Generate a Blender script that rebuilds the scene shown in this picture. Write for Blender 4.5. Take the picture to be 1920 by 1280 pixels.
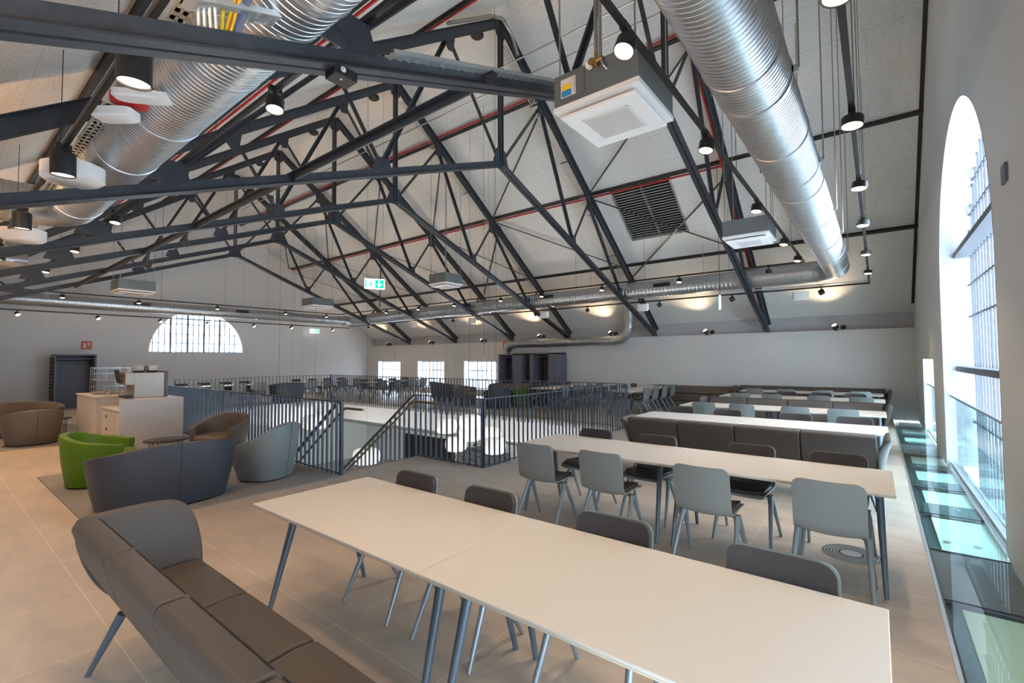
import bpy, bmesh, math, random
from math import sin, cos, pi, radians, sqrt, atan2
from mathutils import Vector, Matrix
random.seed(7)
C = bpy.context.scene.collection
for o in list(bpy.data.objects): bpy.data.objects.remove(o)
S = 1.12                                  # survey units of the hall -> metres
# ------------------------------------------------------------- camera
H = 1.68
F, PI_, YA, RO = 871.6, radians(2.177), radians(-38.1), radians(-.29)
fwd = Vector((sin(YA)*cos(PI_), cos(YA)*cos(PI_), sin(PI_)))
rt = Vector((cos(YA), -sin(YA), 0)); up = rt.cross(fwd)
r_ = cos(RO)*rt + sin(RO)*up; u_ = -sin(RO)*rt + cos(RO)*up
cam = bpy.data.objects.new('camera', bpy.data.cameras.new('camera'))
m = Matrix(((r_.x, u_.x, -fwd.x, 0), (r_.y, u_.y, -fwd.y, 0), (r_.z, u_.z, -fwd.z, H), (0, 0, 0, 1)))
cam.matrix_world = m
cam.data.sensor_width = 36; cam.data.lens = F/1920*36; cam.data.clip_start = .03; cam.data.clip_end = 200
C.objects.link(cam); bpy.context.scene.camera = cam
# ------------------------------------------------------------- sky and exposure
W = bpy.data.worlds.new('sky'); bpy.context.scene.world = W; W.use_nodes = True
bg = W.node_tree.nodes['Background']; bg.inputs[0].default_value = (.72, .86, 1, 1); bg.inputs[1].default_value = 10.5
vs = bpy.context.scene.view_settings
vs.view_transform = 'Standard'; vs.look = 'None'; vs.exposure = 0.5; vs.gamma = 1; vs.use_curve_mapping = False
SPOT_W = 26
# ------------------------------------------------------------- materials
def mat(name, col, rough=.5, metal=0, emis=None, es=1, spec=.5, noise=0, nscale=8, bump=0, bscale=60, trans=0):
    M = bpy.data.materials.new(name); M.use_nodes = True
    nt = M.node_tree; b = nt.nodes['Principled BSDF']
    b.inputs['Base Color'].default_value = (*col, 1); b.inputs['Roughness'].default_value = rough
    b.inputs['Metallic'].default_value = metal; b.inputs['Specular IOR Level'].default_value = spec
    if trans: b.inputs['Transmission Weight'].default_value = trans
    if emis: b.inputs['Emission Color'].default_value = (*emis, 1); b.inputs['Emission Strength'].default_value = es
    if noise or bump:
        tc = nt.nodes.new('ShaderNodeTexCoord')
    if noise:
        n = nt.nodes.new('ShaderNodeTexNoise'); n.inputs['Scale'].default_value = nscale; n.inputs['Detail'].default_value = 5
        nt.links.new(tc.outputs['Object'], n.inputs['Vector'])
        r = nt.nodes.new('ShaderNodeValToRGB'); e = r.color_ramp.elements
        e[0].position = .3; e[1].position = .7
        e[0].color = (*[c*(1-noise) for c in col], 1); e[1].color = (*[min(1, c*(1+noise)) for c in col], 1)
        nt.links.new(n.outputs['Fac'], r.inputs['Fac']); nt.links.new(r.outputs['Color'], b.inputs['Base Color'])
    if bump:
        n2 = nt.nodes.new('ShaderNodeTexNoise'); n2.inputs['Scale'].default_value = bscale; n2.inputs['Detail'].default_value = 3
        nt.links.new(tc.outputs['Object'], n2.inputs['Vector'])
        bp = nt.nodes.new('ShaderNodeBump'); bp.inputs['Strength'].default_value = bump; bp.inputs['Distance'].default_value = .01
        nt.links.new(n2.outputs['Fac'], bp.inputs['Height']); nt.links.new(bp.outputs['Normal'], b.inputs['Normal'])
    return M
M = {}
M['wall'] = mat('wall_paint', (.62, .61, .60), .8, noise=.02, nscale=1.2)
M['fascia'] = mat('slab_edge_paint', (.55, .56, .58), .7)
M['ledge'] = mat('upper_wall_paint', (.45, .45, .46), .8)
M['white'] = mat('white_paint', (.80, .80, .79), .6)
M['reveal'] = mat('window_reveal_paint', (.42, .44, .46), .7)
M['steel'] = mat('dark_painted_steel', (.036, .042, .052), .42, .1, noise=.2, nscale=20)
M['black'] = mat('black_metal', (.012, .012, .013), .45)
M['pipe'] = mat('zinc_pipe', (.42, .40, .38), .3, .9)
M['galv'] = mat('galvanised_sheet', (.47, .49, .51), .36, .92, noise=.10, nscale=14, bump=.12, bscale=5)
M['casing'] = mat('grey_sheet_casing', (.155, .175, .18), .42, .3, noise=.08, nscale=6)
M['tray'] = mat('perforated_steel_tray', (.52, .54, .54), .4, .7)
M['red'] = mat('red_pipe_paint', (.50, .015, .02), .4)
M['top'] = mat('white_table_laminate', (.60, .58, .54), .38)
M['edge'] = mat('table_edge_band', (.62, .55, .44), .5)
M['leg'] = mat('blue_grey_powder_coat', (.085, .115, .15), .38, .2)
M['shell'] = mat('grey_green_chair_shell', (.185, .20, .198), .5)
M['pad'] = mat('taupe_leather_pad', (.048, .042, .042), .45, spec=.3, bump=.1, bscale=250)
M['sofa'] = mat('taupe_leather', (.082, .072, .067), .5, spec=.35, bump=.1, bscale=220)
M['slate'] = mat('slate_blue_leather', (.043, .048, .062), .5, spec=.35, bump=.1, bscale=220)
M['brown'] = mat('brown_leather', (.13, .105, .085), .5, bump=.1, bscale=220)
M['pale'] = mat('pale_grey_blue_leather', (.17, .20, .205), .5, bump=.08, bscale=220)
M['green'] = mat('green_leather', (.085, .17, .004), .45, spec=.3, bump=.08, bscale=220)
M['chairleg'] = mat('light_grey_chair_leg', (.20, .235, .265), .35, .3)
M['seam'] = mat('dark_seam', (.02, .02, .022), .7)
M['rug'] = mat('grey_wool_rug', (.22, .215, .215), .95, noise=.35, nscale=90, bump=.6, bscale=160)
M['cabinet'] = mat('white_counter_laminate', (.52, .51, .50), .5)
M['coffee'] = mat('brushed_steel_machine', (.36, .32, .28), .42, .5)
M['clear'] = mat('clear_plastic', (.78, .76, .72), .15, trans=.6)
M['baluster'] = mat('blue_grey_baluster_paint', (.045, .06, .085), .45, .1)
M['handrail'] = mat('brass_handrail', (.22, .18, .11), .35, .7)
M['brass'] = mat('brass_fitting', (.45, .28, .10), .35, .9)
M['lampglow'] = mat('lit_lamp_lens', (1, .9, .75), .4, emis=(1, .78, .50), es=5)
M['shade'] = mat('lit_pendant_shade', (.9, .88, .84), .6, emis=(1, .95, .88), es=.32)
M['signgreen'] = mat('lit_green_sign', (.0, .45, .28), .4, emis=(.0, .62, .38), es=.8)
M['signwhite'] = mat('lit_white_sign', (.9, .95, .93), .4, emis=(.85, 1, .95), es=1.0)
M['signred'] = mat('red_sign', (.55, .07, .03), .5)
M['plastic'] = mat('white_plastic', (.78, .77, .76), .4)
M['yellow'] = mat('yellow_sticker', (.85, .55, .03), .5)
M['blue'] = mat('blue_sticker', (.03, .25, .55), .5)
M['paper'] = mat('paper_label', (.62, .63, .62), .6)
M['print'] = mat('label_print', (.15, .15, .16), .6)
M['closet'] = mat('slate_wardrobe_panel', (.13, .135, .165), .55)
M['dark'] = mat('dark_void_panel', (.012, .011, .012), .7)
M['iron'] = mat('window_iron', (.10, .115, .135), .45, .3)
M['litfloor'] = mat('pale_green_frosted_glass', (.62, .80, .75), .35)  # pale colour stands for the lit lower floor under the glass
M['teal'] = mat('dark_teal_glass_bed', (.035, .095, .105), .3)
M['slatgrey'] = mat('light_grey_slat', (.42, .43, .42), .5, .2)
M['alu'] = mat('brushed_aluminium', (.5, .52, .54), .35, .8)
M['plant'] = mat('plant_leaf', (.03, .08, .02), .6)
M['facade'] = mat('neighbour_facade', (.75, .68, .62), .9)
M['facadeblue'] = mat('neighbour_window', (.35, .48, .62), .3)
M['lowerwall'] = mat('lower_hall_wall', (.62, .65, .62), .8)
M['lowerfloor'] = mat('lower_hall_floor', (.50, .50, .48), .6)
M['wood'] = mat('pale_wood', (.45, .32, .18), .5)
M['cabley'] = mat('yellow_cable', (.75, .5, .02), .5)
M['cableo'] = mat('orange_cable', (.6, .12, .02), .5)
M['cableb'] = mat('blue_grey_cable', (.10, .12, .2), .5)
M['cablew'] = mat('white_cable', (.65, .66, .62), .5)

def tint_glass(name, tint, ior=1.5, rough=.0):
    Mx = bpy.data.materials.new(name); Mx.use_nodes = True; nt = Mx.node_tree
    for n in list(nt.nodes): nt.nodes.remove(n)
    out = nt.nodes.new('ShaderNodeOutputMaterial'); mix = nt.nodes.new('ShaderNodeMixShader')
    tr = nt.nodes.new('ShaderNodeBsdfTransparent'); tr.inputs[0].default_value = (*tint, 1)
    gl = nt.nodes.new('ShaderNodeBsdfGlossy'); gl.inputs['Roughness'].default_value = rough
    fr = nt.nodes.new('ShaderNodeFresnel'); fr.inputs[0].default_value = ior
    ge = nt.nodes.new('ShaderNodeNewGeometry'); iv = nt.nodes.new('ShaderNodeMath'); iv.operation = 'SUBTRACT'; iv.inputs[0].default_value = 1
    mu = nt.nodes.new('ShaderNodeMath'); mu.operation = 'MULTIPLY'      # reflect on the outer face only (thin sheet)
    nt.links.new(ge.outputs['Backfacing'], iv.inputs[1]); nt.links.new(iv.outputs[0], mu.inputs[0]); nt.links.new(fr.outputs[0], mu.inputs[1])
    nt.links.new(mu.outputs[0], mix.inputs[0]); nt.links.new(tr.outputs[0], mix.inputs[1]); nt.links.new(gl.outputs[0], mix.inputs[2])
    nt.links.new(mix.outputs[0], out.inputs[0]); return Mx
M['railglass'] = tint_glass('green_tinted_rail_glass', (.86, .96, .96), 1.4)
M['pane'] = tint_glass('window_glass', (.97, .98, 1), 1.3)
M['floorglass'] = tint_glass('walk_on_glass', (.90, .97, .965), 1.45)

def ceiling_mat():
    Mx = bpy.data.materials.new('wood_wool_panels'); Mx.use_nodes = True; nt = Mx.node_tree; b = nt.nodes['Principled BSDF']
    b.inputs['Roughness'].default_value = .9; b.inputs['Specular IOR Level'].default_value = .2
    tc = nt.nodes.new('ShaderNodeTexCoord'); sep = nt.nodes.new('ShaderNodeSeparateXYZ'); cmb = nt.nodes.new('ShaderNodeCombineXYZ')
    nt.links.new(tc.outputs['Object'], sep.inputs[0]); nt.links.new(sep.outputs[0], cmb.inputs[0])
    mu = nt.nodes.new('ShaderNodeMath'); mu.operation = 'MULTIPLY'; mu.inputs[1].default_value = 1.228
    nt.links.new(sep.outputs[1], mu.inputs[0]); nt.links.new(mu.outputs[0], cmb.inputs[1])
    br = nt.nodes.new('ShaderNodeTexBrick'); br.inputs['Scale'].default_value = 1; br.inputs['Brick Width'].default_value = 2.4
    br.inputs['Row Height'].default_value = .73; br.inputs['Mortar Size'].default_value = .005; br.inputs['Mortar Smooth'].default_value = .2
    br.inputs['Color1'].default_value = (.80, .78, .745, 1); br.inputs['Color2'].default_value = (.775, .755, .72, 1); br.inputs['Mortar'].default_value = (.64, .62, .58, 1)
    nt.links.new(cmb.outputs[0], br.inputs['Vector'])
    n = nt.nodes.new('ShaderNodeTexNoise'); n.inputs['Scale'].default_value = 55; n.inputs['Detail'].default_value = 6; n.inputs['Roughness'].default_value = .7
    nt.links.new(tc.outputs['Object'], n.inputs['Vector'])
    r = nt.nodes.new('ShaderNodeValToRGB'); r.color_ramp.elements[0].position = .35; r.color_ramp.elements[1].position = .6
    r.color_ramp.elements[0].color = (.72, .72, .72, 1); r.color_ramp.elements[1].color = (1.04, 1.04, 1.04, 1)
    nt.links.new(n.outputs['Fac'], r.inputs['Fac'])
    mx = nt.nodes.new('ShaderNodeMix'); mx.data_type = 'RGBA'; mx.blend_type = 'MULTIPLY'; mx.inputs[0].default_value = 1
    nt.links.new(br.outputs['Color'], mx.inputs[6]); nt.links.new(r.outputs['Color'], mx.inputs[7])
    nt.links.new(mx.outputs[2], b.inputs['Base Color'])
    bp = nt.nodes.new('ShaderNodeBump'); bp.inputs['Strength'].default_value = .5; bp.inputs['Distance'].default_value = .01
    nt.links.new(n.outputs['Fac'], bp.inputs['Height']); nt.links.new(bp.outputs['Normal'], b.inputs['Normal'])
    return Mx
M['ceiling'] = ceiling_mat()
def floor_mat():
    Mx = bpy.data.materials.new('beige_stone_tiles'); Mx.use_nodes = True; nt = Mx.node_tree; b = nt.nodes['Principled BSDF']
    tc = nt.nodes.new('ShaderNodeTexCoord'); mp = nt.nodes.new('ShaderNodeMapping'); nt.links.new(tc.outputs['Object'], mp.inputs[0])
    mp.inputs['Location'].default_value = (.05, .12, 0)
    br = nt.nodes.new('ShaderNodeTexBrick'); br.inputs['Scale'].default_value = 1; br.inputs['Brick Width'].default_value = .9; br.offset = 0
    br.inputs['Row Height'].default_value = .9; br.inputs['Mortar Size'].default_value = .0035; br.inputs['Mortar Smooth'].default_value = .1
    br.inputs['Color1'].default_value = (.45, .385, .32, 1); br.inputs['Color2'].default_value = (.425, .365, .305, 1); br.inputs['Mortar'].default_value = (.60, .53, .45, 1)
    nt.links.new(mp.outputs[0], br.inputs['Vector'])
    n = nt.nodes.new('ShaderNodeTexNoise'); n.inputs['Scale'].default_value = 1.6; n.inputs['Detail'].default_value = 8; n.inputs['Roughness'].default_value = .65
    mp2 = nt.nodes.new('ShaderNodeMapping'); mp2.inputs['Scale'].default_value = (1, 2.6, 1); nt.links.new(tc.outputs['Object'], mp2.inputs[0])
    nt.links.new(mp2.outputs[0], n.inputs['Vector'])
    r = nt.nodes.new('ShaderNodeValToRGB'); r.color_ramp.elements[0].position = .3; r.color_ramp.elements[1].position = .7
    r.color_ramp.elements[0].color = (.80, .80, .81, 1); r.color_ramp.elements[1].color = (1.12, 1.1, 1.08, 1)
    nt.links.new(n.outputs['Fac'], r.inputs['Fac'])
    mx = nt.nodes.new('ShaderNodeMix'); mx.data_type = 'RGBA'; mx.blend_type = 'MULTIPLY'; mx.inputs[0].default_value = 1
    nt.links.new(br.outputs['Color'], mx.inputs[6]); nt.links.new(r.outputs['Color'], mx.inputs[7]); nt.links.new(mx.outputs[2], b.inputs['Base Color'])
    b.inputs['Roughness'].default_value = .42
    return Mx
M['floor'] = floor_mat()

# ------------------------------------------------------------- mesh builder
class MB:
    def __init__(s): s.v = []; s.f = []
    def add(s, vs, fs):
        n = len(s.v); s.v += [tuple(v) for v in vs]; s.f += [tuple(i+n for i in f) for f in fs]; return s
    def box(s, a, b):
        x0, y0, z0 = a; x1, y1, z1 = b
        return s.add([(x0,y0,z0),(x1,y0,z0),(x1,y1,z0),(x0,y1,z0),(x0,y0,z1),(x1,y0,z1),(x1,y1,z1),(x0,y1,z1)],
                     [(0,3,2,1),(4,5,6,7),(0,1,5,4),(1,2,6,5),(2,3,7,6),(3,0,4,7)])
    def beam(s, p, q, w, h, upv=(0,0,1), off=(0,0)):
        """rectangular bar p->q; w across (side), h along up; off shifts (side, up)"""
        p = Vector(p); q = Vector(q); d = (q-p).normalized(); U = Vector(upv)
        if abs(d.dot(U)) > .99: U = Vector((1,0,0))
        sd = d.cross(U).normalized(); U = sd.cross(d).normalized()
        o = sd*off[0] + U*off[1]; vs = []
        for e in (p, q):
            for a, b in ((-1,-1),(1,-1),(1,1),(-1,1)): vs.append(e+o+sd*(a*w/2)+U*(b*h/2))
        return s.add(vs, [(0,1,2,3),(7,6,5,4),(0,4,5,1),(1,5,6,2),(2,6,7,3),(3,7,4,0)])
    def tube(s, pts, r, n=10, caps=True, rs=None):
        pts = [Vector(p) for p in pts]; rings = []
        ref = None
        for i, p in enumerate(pts):
            d = (pts[min(i+1, len(pts)-1)] - pts[max(i-1, 0)]).normalized()
            if ref is None: ref = Vector((0,0,1)) if abs(d.z) < .9 else Vector((1,0,0))
            a = d.cross(ref).normalized(); b = a.cross(d).normalized(); ref = b
            R = rs[i] if rs else r
            rings.append([p + a*(R*cos(2*pi*k/n)) + b*(R*sin(2*pi*k/n)) for k in range(n)])
        vs = [v for rg in rings for v in rg]; fs = []
        for i in range(len(rings)-1):
            for k in range(n): fs.append((i*n+k, i*n+(k+1)%n, (i+1)*n+(k+1)%n, (i+1)*n+k))
        if caps: fs += [tuple(range(n))[::-1], tuple((len(rings)-1)*n+k for k in range(n))]
        return s.add(vs, fs)
    def lathe(s, prof, c=(0,0,0), n=24, axis=None, caps=True):
        """prof: (radius, height) pairs, revolve about axis (default z)"""
        A = Vector(axis).normalized() if axis else Vector((0,0,1))
        ref = Vector((0,0,1)) if abs(A.z) < .9 else Vector((1,0,0)); a = A.cross(ref).normalized(); b = A.cross(a)
        if axis is None: a = Vector((1,0,0)); b = Vector((0,1,0))
        c = Vector(c); vs = []; fs = []
        for r, h in prof:
            for k in range(n): vs.append(c + A*h + a*(r*cos(2*pi*k/n)) + b*(r*sin(2*pi*k/n)))
        for i in range(len(prof)-1):
            for k in range(n): fs.append((i*n+k, i*n+(k+1)%n, (i+1)*n+(k+1)%n, (i+1)*n+k))
        if caps: fs += [tuple(range(n))[::-1], tuple((len(prof)-1)*n+k for k in range(n))]
        return s.add(vs, fs)
    def prism(s, poly, a, b, ax='x'):
        """extrude 2D polygon between a and b along axis"""
        n = len(poly)
        def P(u, v, t): return {'x': (t,u,v), 'y': (u,t,v), 'z': (u,v,t)}[ax]
        vs = [P(u, v, a) for u, v in poly] + [P(u, v, b) for u, v in poly]
        fs = [tuple(range(n))[::-1], tuple(range(n, 2*n))] + [(i, (i+1)%n, n+(i+1)%n, n+i) for i in range(n)]
        return s.add(vs, fs)
    def grid(s, rows, closed=False):
        n = len(rows[0]); vs = [p for r in rows for p in r]; fs = []
        for i in range(len(rows)-1):
            for k in range(n if closed else n-1): fs.append((i*n+k, i*n+(k+1)%n, (i+1)*n+(k+1)%n, (i+1)*n+k))
        return s.add(vs, fs)
    def scale(s, k): s.v = [(x*k, y*k, z*k) for x, y, z in s.v]; return s
    def build(s, name, m, parent=None, smooth=None, bevel=0, seg=2, recalc=True):
        me = bpy.data.meshes.new(name); me.from_pydata(s.v, [], s.f)
        if recalc:
            bm = bmesh.new(); bm.from_mesh(me); bmesh.ops.recalc_face_normals(bm, faces=bm.faces); bm.to_mesh(me); bm.free()
        ms = m if isinstance(m, (list, tuple)) else [m]
        for x in ms: me.materials.append(M[x] if isinstance(x, str) else x)
        o = bpy.data.objects.new(name, me); C.objects.link(o)
        if parent: o.parent = parent
        if bevel:
            b = o.modifiers.new('bevel', 'BEVEL'); b.width = bevel; b.segments = seg; b.limit_method = 'ANGLE'; b.angle_limit = radians(30)
        if smooth is not None:
            for p in me.polygons: p.use_smooth = True
            if smooth > 0:
                me.set_sharp_from_angle(angle=radians(smooth))
        return o
def tag(o, label, cat, group=None, kind=None):
    o['label'] = label; o['category'] = cat
    if group: o['group'] = group
    if kind: o['kind'] = kind
    return o
def empty(name, loc, label, cat, group=None, rz=0):
    o = bpy.data.objects.new(name, None); C.objects.link(o); o.location = loc; o.rotation_euler[2] = rz; o.empty_display_size = .1
    return tag(o, label, cat, group)
def struct(o, label=None, cat=None):
    o['kind'] = 'structure'
    o['label'] = label or o.name.replace('_', ' '); o['category'] = cat or o.name.split('_')[0]
    return o
def copy_tree(o, loc, rz, label, group=None):
    r = o.copy(); C.objects.link(r); r.location = loc; r.rotation_euler[2] = rz; r['label'] = label
    if group: r['group'] = group
    for ch in list(o.children):
        c = ch.copy(); C.objects.link(c); c.parent = r
        for g in list(ch.children):
            d = g.copy(); C.objects.link(d); d.parent = c
    return r
def V(x, y, z): return Vector((x*S, y*S, z*S))
def MS(): return MB()
ORD = ['first', 'second', 'third', 'fourth', 'fifth', 'sixth', 'seventh', 'eighth', 'ninth', 'tenth', 'eleventh', 'twelfth']

# ============================================================= THE SETTING (survey units, scaled by S)
XR, XF, YW, YU, YL = .73, -20.885, 14.45, 14.72, -1.05
ZL, ZE, YR, ZR = 2.2, 2.60, 6.7, 8.27
def roofz(y): return ZR - (ZR-ZE)/(YU-YR)*abs(y-YR)
RS = (ZR-ZE)/(YU-YR)
# floor with stair void
pieces = [((-4.3,YL),(.27,YW)), ((XF,YL),(-4.3,3.43)), ((XF,9.6),(-4.3,YW)), ((-5.7,3.43),(-4.3,4.85)), ((XF,3.43),(-16.2,9.6)), ((-16.2,3.43),(-14.8,4.6))]
b = MB(); t = MB()
for (x0,y0),(x1,y1) in pieces:
    b.box((x0,y0,-.05),(x1,y1,0)); t.box((x0+.0,y0+.0,-.62),(x1-.0,y1-.0,-.05))
struct(b.scale(S).build('floor', 'floor'), 'beige stone tile floor of the upper hall', 'floor')
struct(t.scale(S).build('trim_1', 'fascia'), 'white painted edge of the upper floor slab round the stair void', 'trim')
# side wall with three low windows (lower wall + recessed band above the ledge)
wins = [(-20.0,-18.25),(-16.95,-15.2),(-13.95,-12.12)]
WZ0, WZ1 = .25, 1.43
b = MB(); x = XF
for a, c in wins:
    b.box((x,YW,0),(a,YW+.35,ZL)); b.box((a,YW,0),(c,YW+.35,WZ0)); b.box((a,YW,WZ1),(c,YW+.35,ZL)); x = c
b.box((x,YW,0),(XR+.4,YW+.35,ZL)); 
struct(b.scale(S).build('wall_back', 'wall'), 'grey side wall with three low windows', 'wall')
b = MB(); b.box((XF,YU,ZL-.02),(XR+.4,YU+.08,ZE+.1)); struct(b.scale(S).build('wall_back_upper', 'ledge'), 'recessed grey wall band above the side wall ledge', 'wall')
for i, (a, c) in enumerate(wins):
    f = MB()
    for k in range(8): xx = a + (c-a)*k/7; f.box((xx-.018,YW+.27,WZ0),(xx+.018,YW+.30,WZ1))
    for zz in (WZ0+.02, .62, 1.02, WZ1-.02): f.box((a,YW+.265,zz-.018),(c,YW+.305,zz+.018))
    o = struct(f.scale(S).build('window_%d' % (i+1), 'iron'), ['leftmost','middle','rightmost'][i]+' low square window in the side wall', 'window')
    g = MB(); g.box((a,YW+.281,WZ0),(c,YW+.287,WZ1)); g.scale(S).build('pane', 'pane', o)
b = MB(); b.box((XF,YL-.1,0),(XR+.3,YL-.02,1.65)); b.box((XF,YL-.1,2.5),(XR+.3,YL-.02,roofz(YL)+.05))
for k in range(10): b.box((XF+k*2.35,YL-.1,1.65),(XF+k*2.35+.35,YL-.02,2.5)); struct(b.scale(S).build('wall_left', 'wall'), 'left side wall of the hall with an added, unseen row of daylight openings', 'wall')  # high band of openings, out of view, added to light the roof slope
# far gable wall with half-round window
b = MB(); wy0, wy1, wz = 5.17, 8.36, 1.82; cy = (wy0+wy1)/2; R = (wy1-wy0)/2
RZ = 1.62
arc = [(cy - R*cos(pi*k/32), wz + RZ*sin(pi*k/32)) for k in range(33)]
def gable_wall(x0, x1, arc, zb, ya, yb):
    """gable wall polygon with an arched hole, built as strips"""
    mb = MB()
    ys = [p[0] for p in arc]
    mb.box((x0,ya,0),(x1,arc[0][0],1))       # dummy heights replaced below
    mb.v = []; mb.f = []
    def top(y): return max(0, roofz(y)+.04)
    def strip(y0, y1, z0a, z0b):
        mb.prism([(y0,z0a),(y1,z0b),(y1,top(y1)),(y0,top(y0))], x0, x1, 'x')
    strip(ya, arc[0][0], 0, 0)
    for (p, q) in zip(arc[:-1], arc[1:]):
        if p[0] < YR < q[0]:
            zm = p[1] + (q[1]-p[1])*(YR-p[0])/(q[0]-p[0]); strip(p[0], YR, p[1], zm); strip(YR, q[0], zm, q[1])
        else: strip(p[0], q[0], p[1], q[1])
    strip(arc[-1][0], yb, 0, 0)
    if zb > 0: mb.box((x0,arc[0][0],0),(x1,arc[-1][0],zb))
    return mb
mb = gable_wall(XF-.45, XF, arc, wz, YL, YW+.3)
struct(mb.scale(S).build('wall_far', 'wall'), 'far gable wall with the half-round window', 'wall')
f = MB(); gx = XF-.38
def zarc(y): return wz + RZ*sqrt(max(0, 1-((y-cy)/R)**2))
for k in range(1, 17):
    y = wy0 + (wy1-wy0)*k/17; w = .03 if k in (4, 7, 10, 13) else .013
    f.box((gx-.02,y-w,wz),(gx+.02,y+w,zarc(y)))
for zz in (wz+.02, wz+.36, wz+.72, wz+1.1):
    h = R*sqrt(max(0, 1-((zz-wz)/RZ)**2)); f.box((gx-.02,cy-h,zz-.013),(gx+.02,cy+h,zz+.013))
o = struct(f.scale(S).build('window_4', 'iron'), 'half-round barred window in the far gable wall', 'window')
g = MB(); g.prism(arc, gx-.03, gx-.026, 'x'); g.scale(S).build('pane', 'pane', o)
# right gable wall with tall arch, small opening
ay0, ay1 = 5.07, 8.88; acy = (ay0+ay1)/2; aR = (ay1-ay0)/2; spr = 2.42; aRZ = 1.78
aarc = [(acy - aR*cos(pi*k/40), spr + aRZ*sin(pi*k/40)) for k in range(41)]
full = [(ay0, 0)] + aarc + [(ay1, 0)]
mb = MB()
def top(y): return roofz(y)+.04
def strip(y0, y1, za, zb): mb.prism([(y0,za),(y1,zb),(y1,top(y1)),(y0,top(y0))], XR, XR+.34, 'x')
strip(YL, -.8, 0, 0); strip(-.8, 2.2, 1.2, 1.2); strip(2.2, ay0, 0, 0)  # low open stretch near the camera, out of view, added to let in sky light
for p, q in zip(aarc[:-1], aarc[1:]):
    if p[0] < YR < q[0]:
        zm = p[1]+(q[1]-p[1])*(YR-p[0])/(q[0]-p[0]); strip(p[0], YR, p[1], zm); strip(YR, q[0], zm, q[1])
    else: strip(p[0], q[0], p[1], q[1])
so0, so1, soz = 10.3, 12.5, 1.47
strip(ay1, so0, 0, 0); strip(so0, so1, soz, soz); strip(so1, YW+.3, 0, 0)
struct(mb.scale(S).build('wall_right', 'wall'), 'near gable wall with the tall arched window', 'wall')
# reveal lining
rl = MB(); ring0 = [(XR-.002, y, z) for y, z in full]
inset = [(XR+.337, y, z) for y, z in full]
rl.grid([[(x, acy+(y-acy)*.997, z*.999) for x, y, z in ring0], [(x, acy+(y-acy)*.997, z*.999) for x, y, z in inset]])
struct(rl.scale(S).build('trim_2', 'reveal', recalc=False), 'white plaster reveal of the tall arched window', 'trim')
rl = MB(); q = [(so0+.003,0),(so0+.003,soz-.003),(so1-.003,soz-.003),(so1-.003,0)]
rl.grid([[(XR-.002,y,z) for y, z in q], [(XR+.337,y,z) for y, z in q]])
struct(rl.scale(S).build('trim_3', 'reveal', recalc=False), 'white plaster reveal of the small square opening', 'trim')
# arched window iron work (goes on below the floor)
f = MB(); gx = XR+.30; ZB = -1.4
def za2(y): return spr + aRZ*sqrt(max(0, 1-((y-acy)/aR)**2))
for k in range(1, 19):
    y = ay0 + (ay1-ay0)*k/19; w = .020 if k % 4 == 0 else .012
    f.box((gx-.010,y-w,ZB),(gx+.010,y+w,za2(y)))
for zz in (-.5, .62, 2.05, 2.48, 3.38, 3.75):
    h = aR*(1 if zz < spr else sqrt(max(0, 1-((zz-spr)/aRZ)**2))); f.box((gx-.014,acy-h,zz-.012),(gx+.014,acy+h,zz+.012))
o = struct(f.scale(S).build('window_5', 'iron'), 'tall arched barred window in the near gable wall', 'window')
f = MB()
for zz in (1.34, 2.9):
    h = aR*(1 if zz < spr else sqrt(1-((zz-spr)/aRZ)**2)); f.box((gx-.16,acy-h,zz-.04),(gx+.03,acy+h,zz+.03))
f.scale(S).build('transom', 'iron', o)
g = MB(); g.prism([(ay0,ZB)]+aarc+[(ay1,ZB)], gx+.02, gx+.024, 'x'); g.scale(S).build('pane', 'pane', o)
f = MB()
for k in range(0, 9):
    y = so0 + (so1-so0)*k/8; f.box((gx-.012,y-.014,-.6),(gx+.012,y+.014,soz))
o = struct(f.scale(S).build('window_6', 'iron'), 'small barred opening in the near gable wall beside the side wall', 'window')
# roof slopes
def slope(y0, z0, y1, z1, hole=None):
    mb = MB(); n = Vector((0, -(z1-z0), y1-y0)).normalized(); 
    if n.z < 0: n = -n
    t = n*.12
    def quad(xa, xb, ya, yb):
        za = z0+(z1-z0)*(ya-y0)/(y1-y0); zb = z0+(z1-z0)*(yb-y0)/(y1-y0)
        p = [Vector((xa,ya,za)),Vector((xb,ya,za)),Vector((xb,yb,zb)),Vector((xa,yb,zb))]
        mb.add(p+[v+t for v in p], [(0,1,2,3),(7,6,5,4),(0,4,5,1),(1,5,6,2),(2,6,7,3),(3,7,4,0)])
    XE = XR+.3
    if hole:
        (xa, xb, ya, yb) = hole
        quad(XF-.3, xa, y0, y1); quad(xb, XE, y0, y1); quad(xa, xb, y0, ya); quad(xa, xb, yb, y1)
    else: quad(XF-.3, XE, y0, y1)
    return mb
LV = (-5.1, -3.6, 10.46, 11.8)
struct(slope(YR, ZR, YU+.1, roofz(YU+.1), LV).scale(S).build('ceiling', 'ceiling'), 'right-hand roof slope of pale wood-wool panels', 'ceiling')
struct(slope(YR, ZR, YL, roofz(YL)).scale(S).build('ceiling_left', 'ceiling'), 'left-hand roof slope of pale wood-wool panels', 'ceiling')
# black edge strip along the gables
b = MB(); b.beam((XR-.03,YU-.3,roofz(YU-.3)-.03),(XR-.03,YR+.0,ZR-.03),.05,.05); struct(b.scale(S).build('trim_4','black'),'black joint strip between the roof slope and the near gable','trim')
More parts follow.
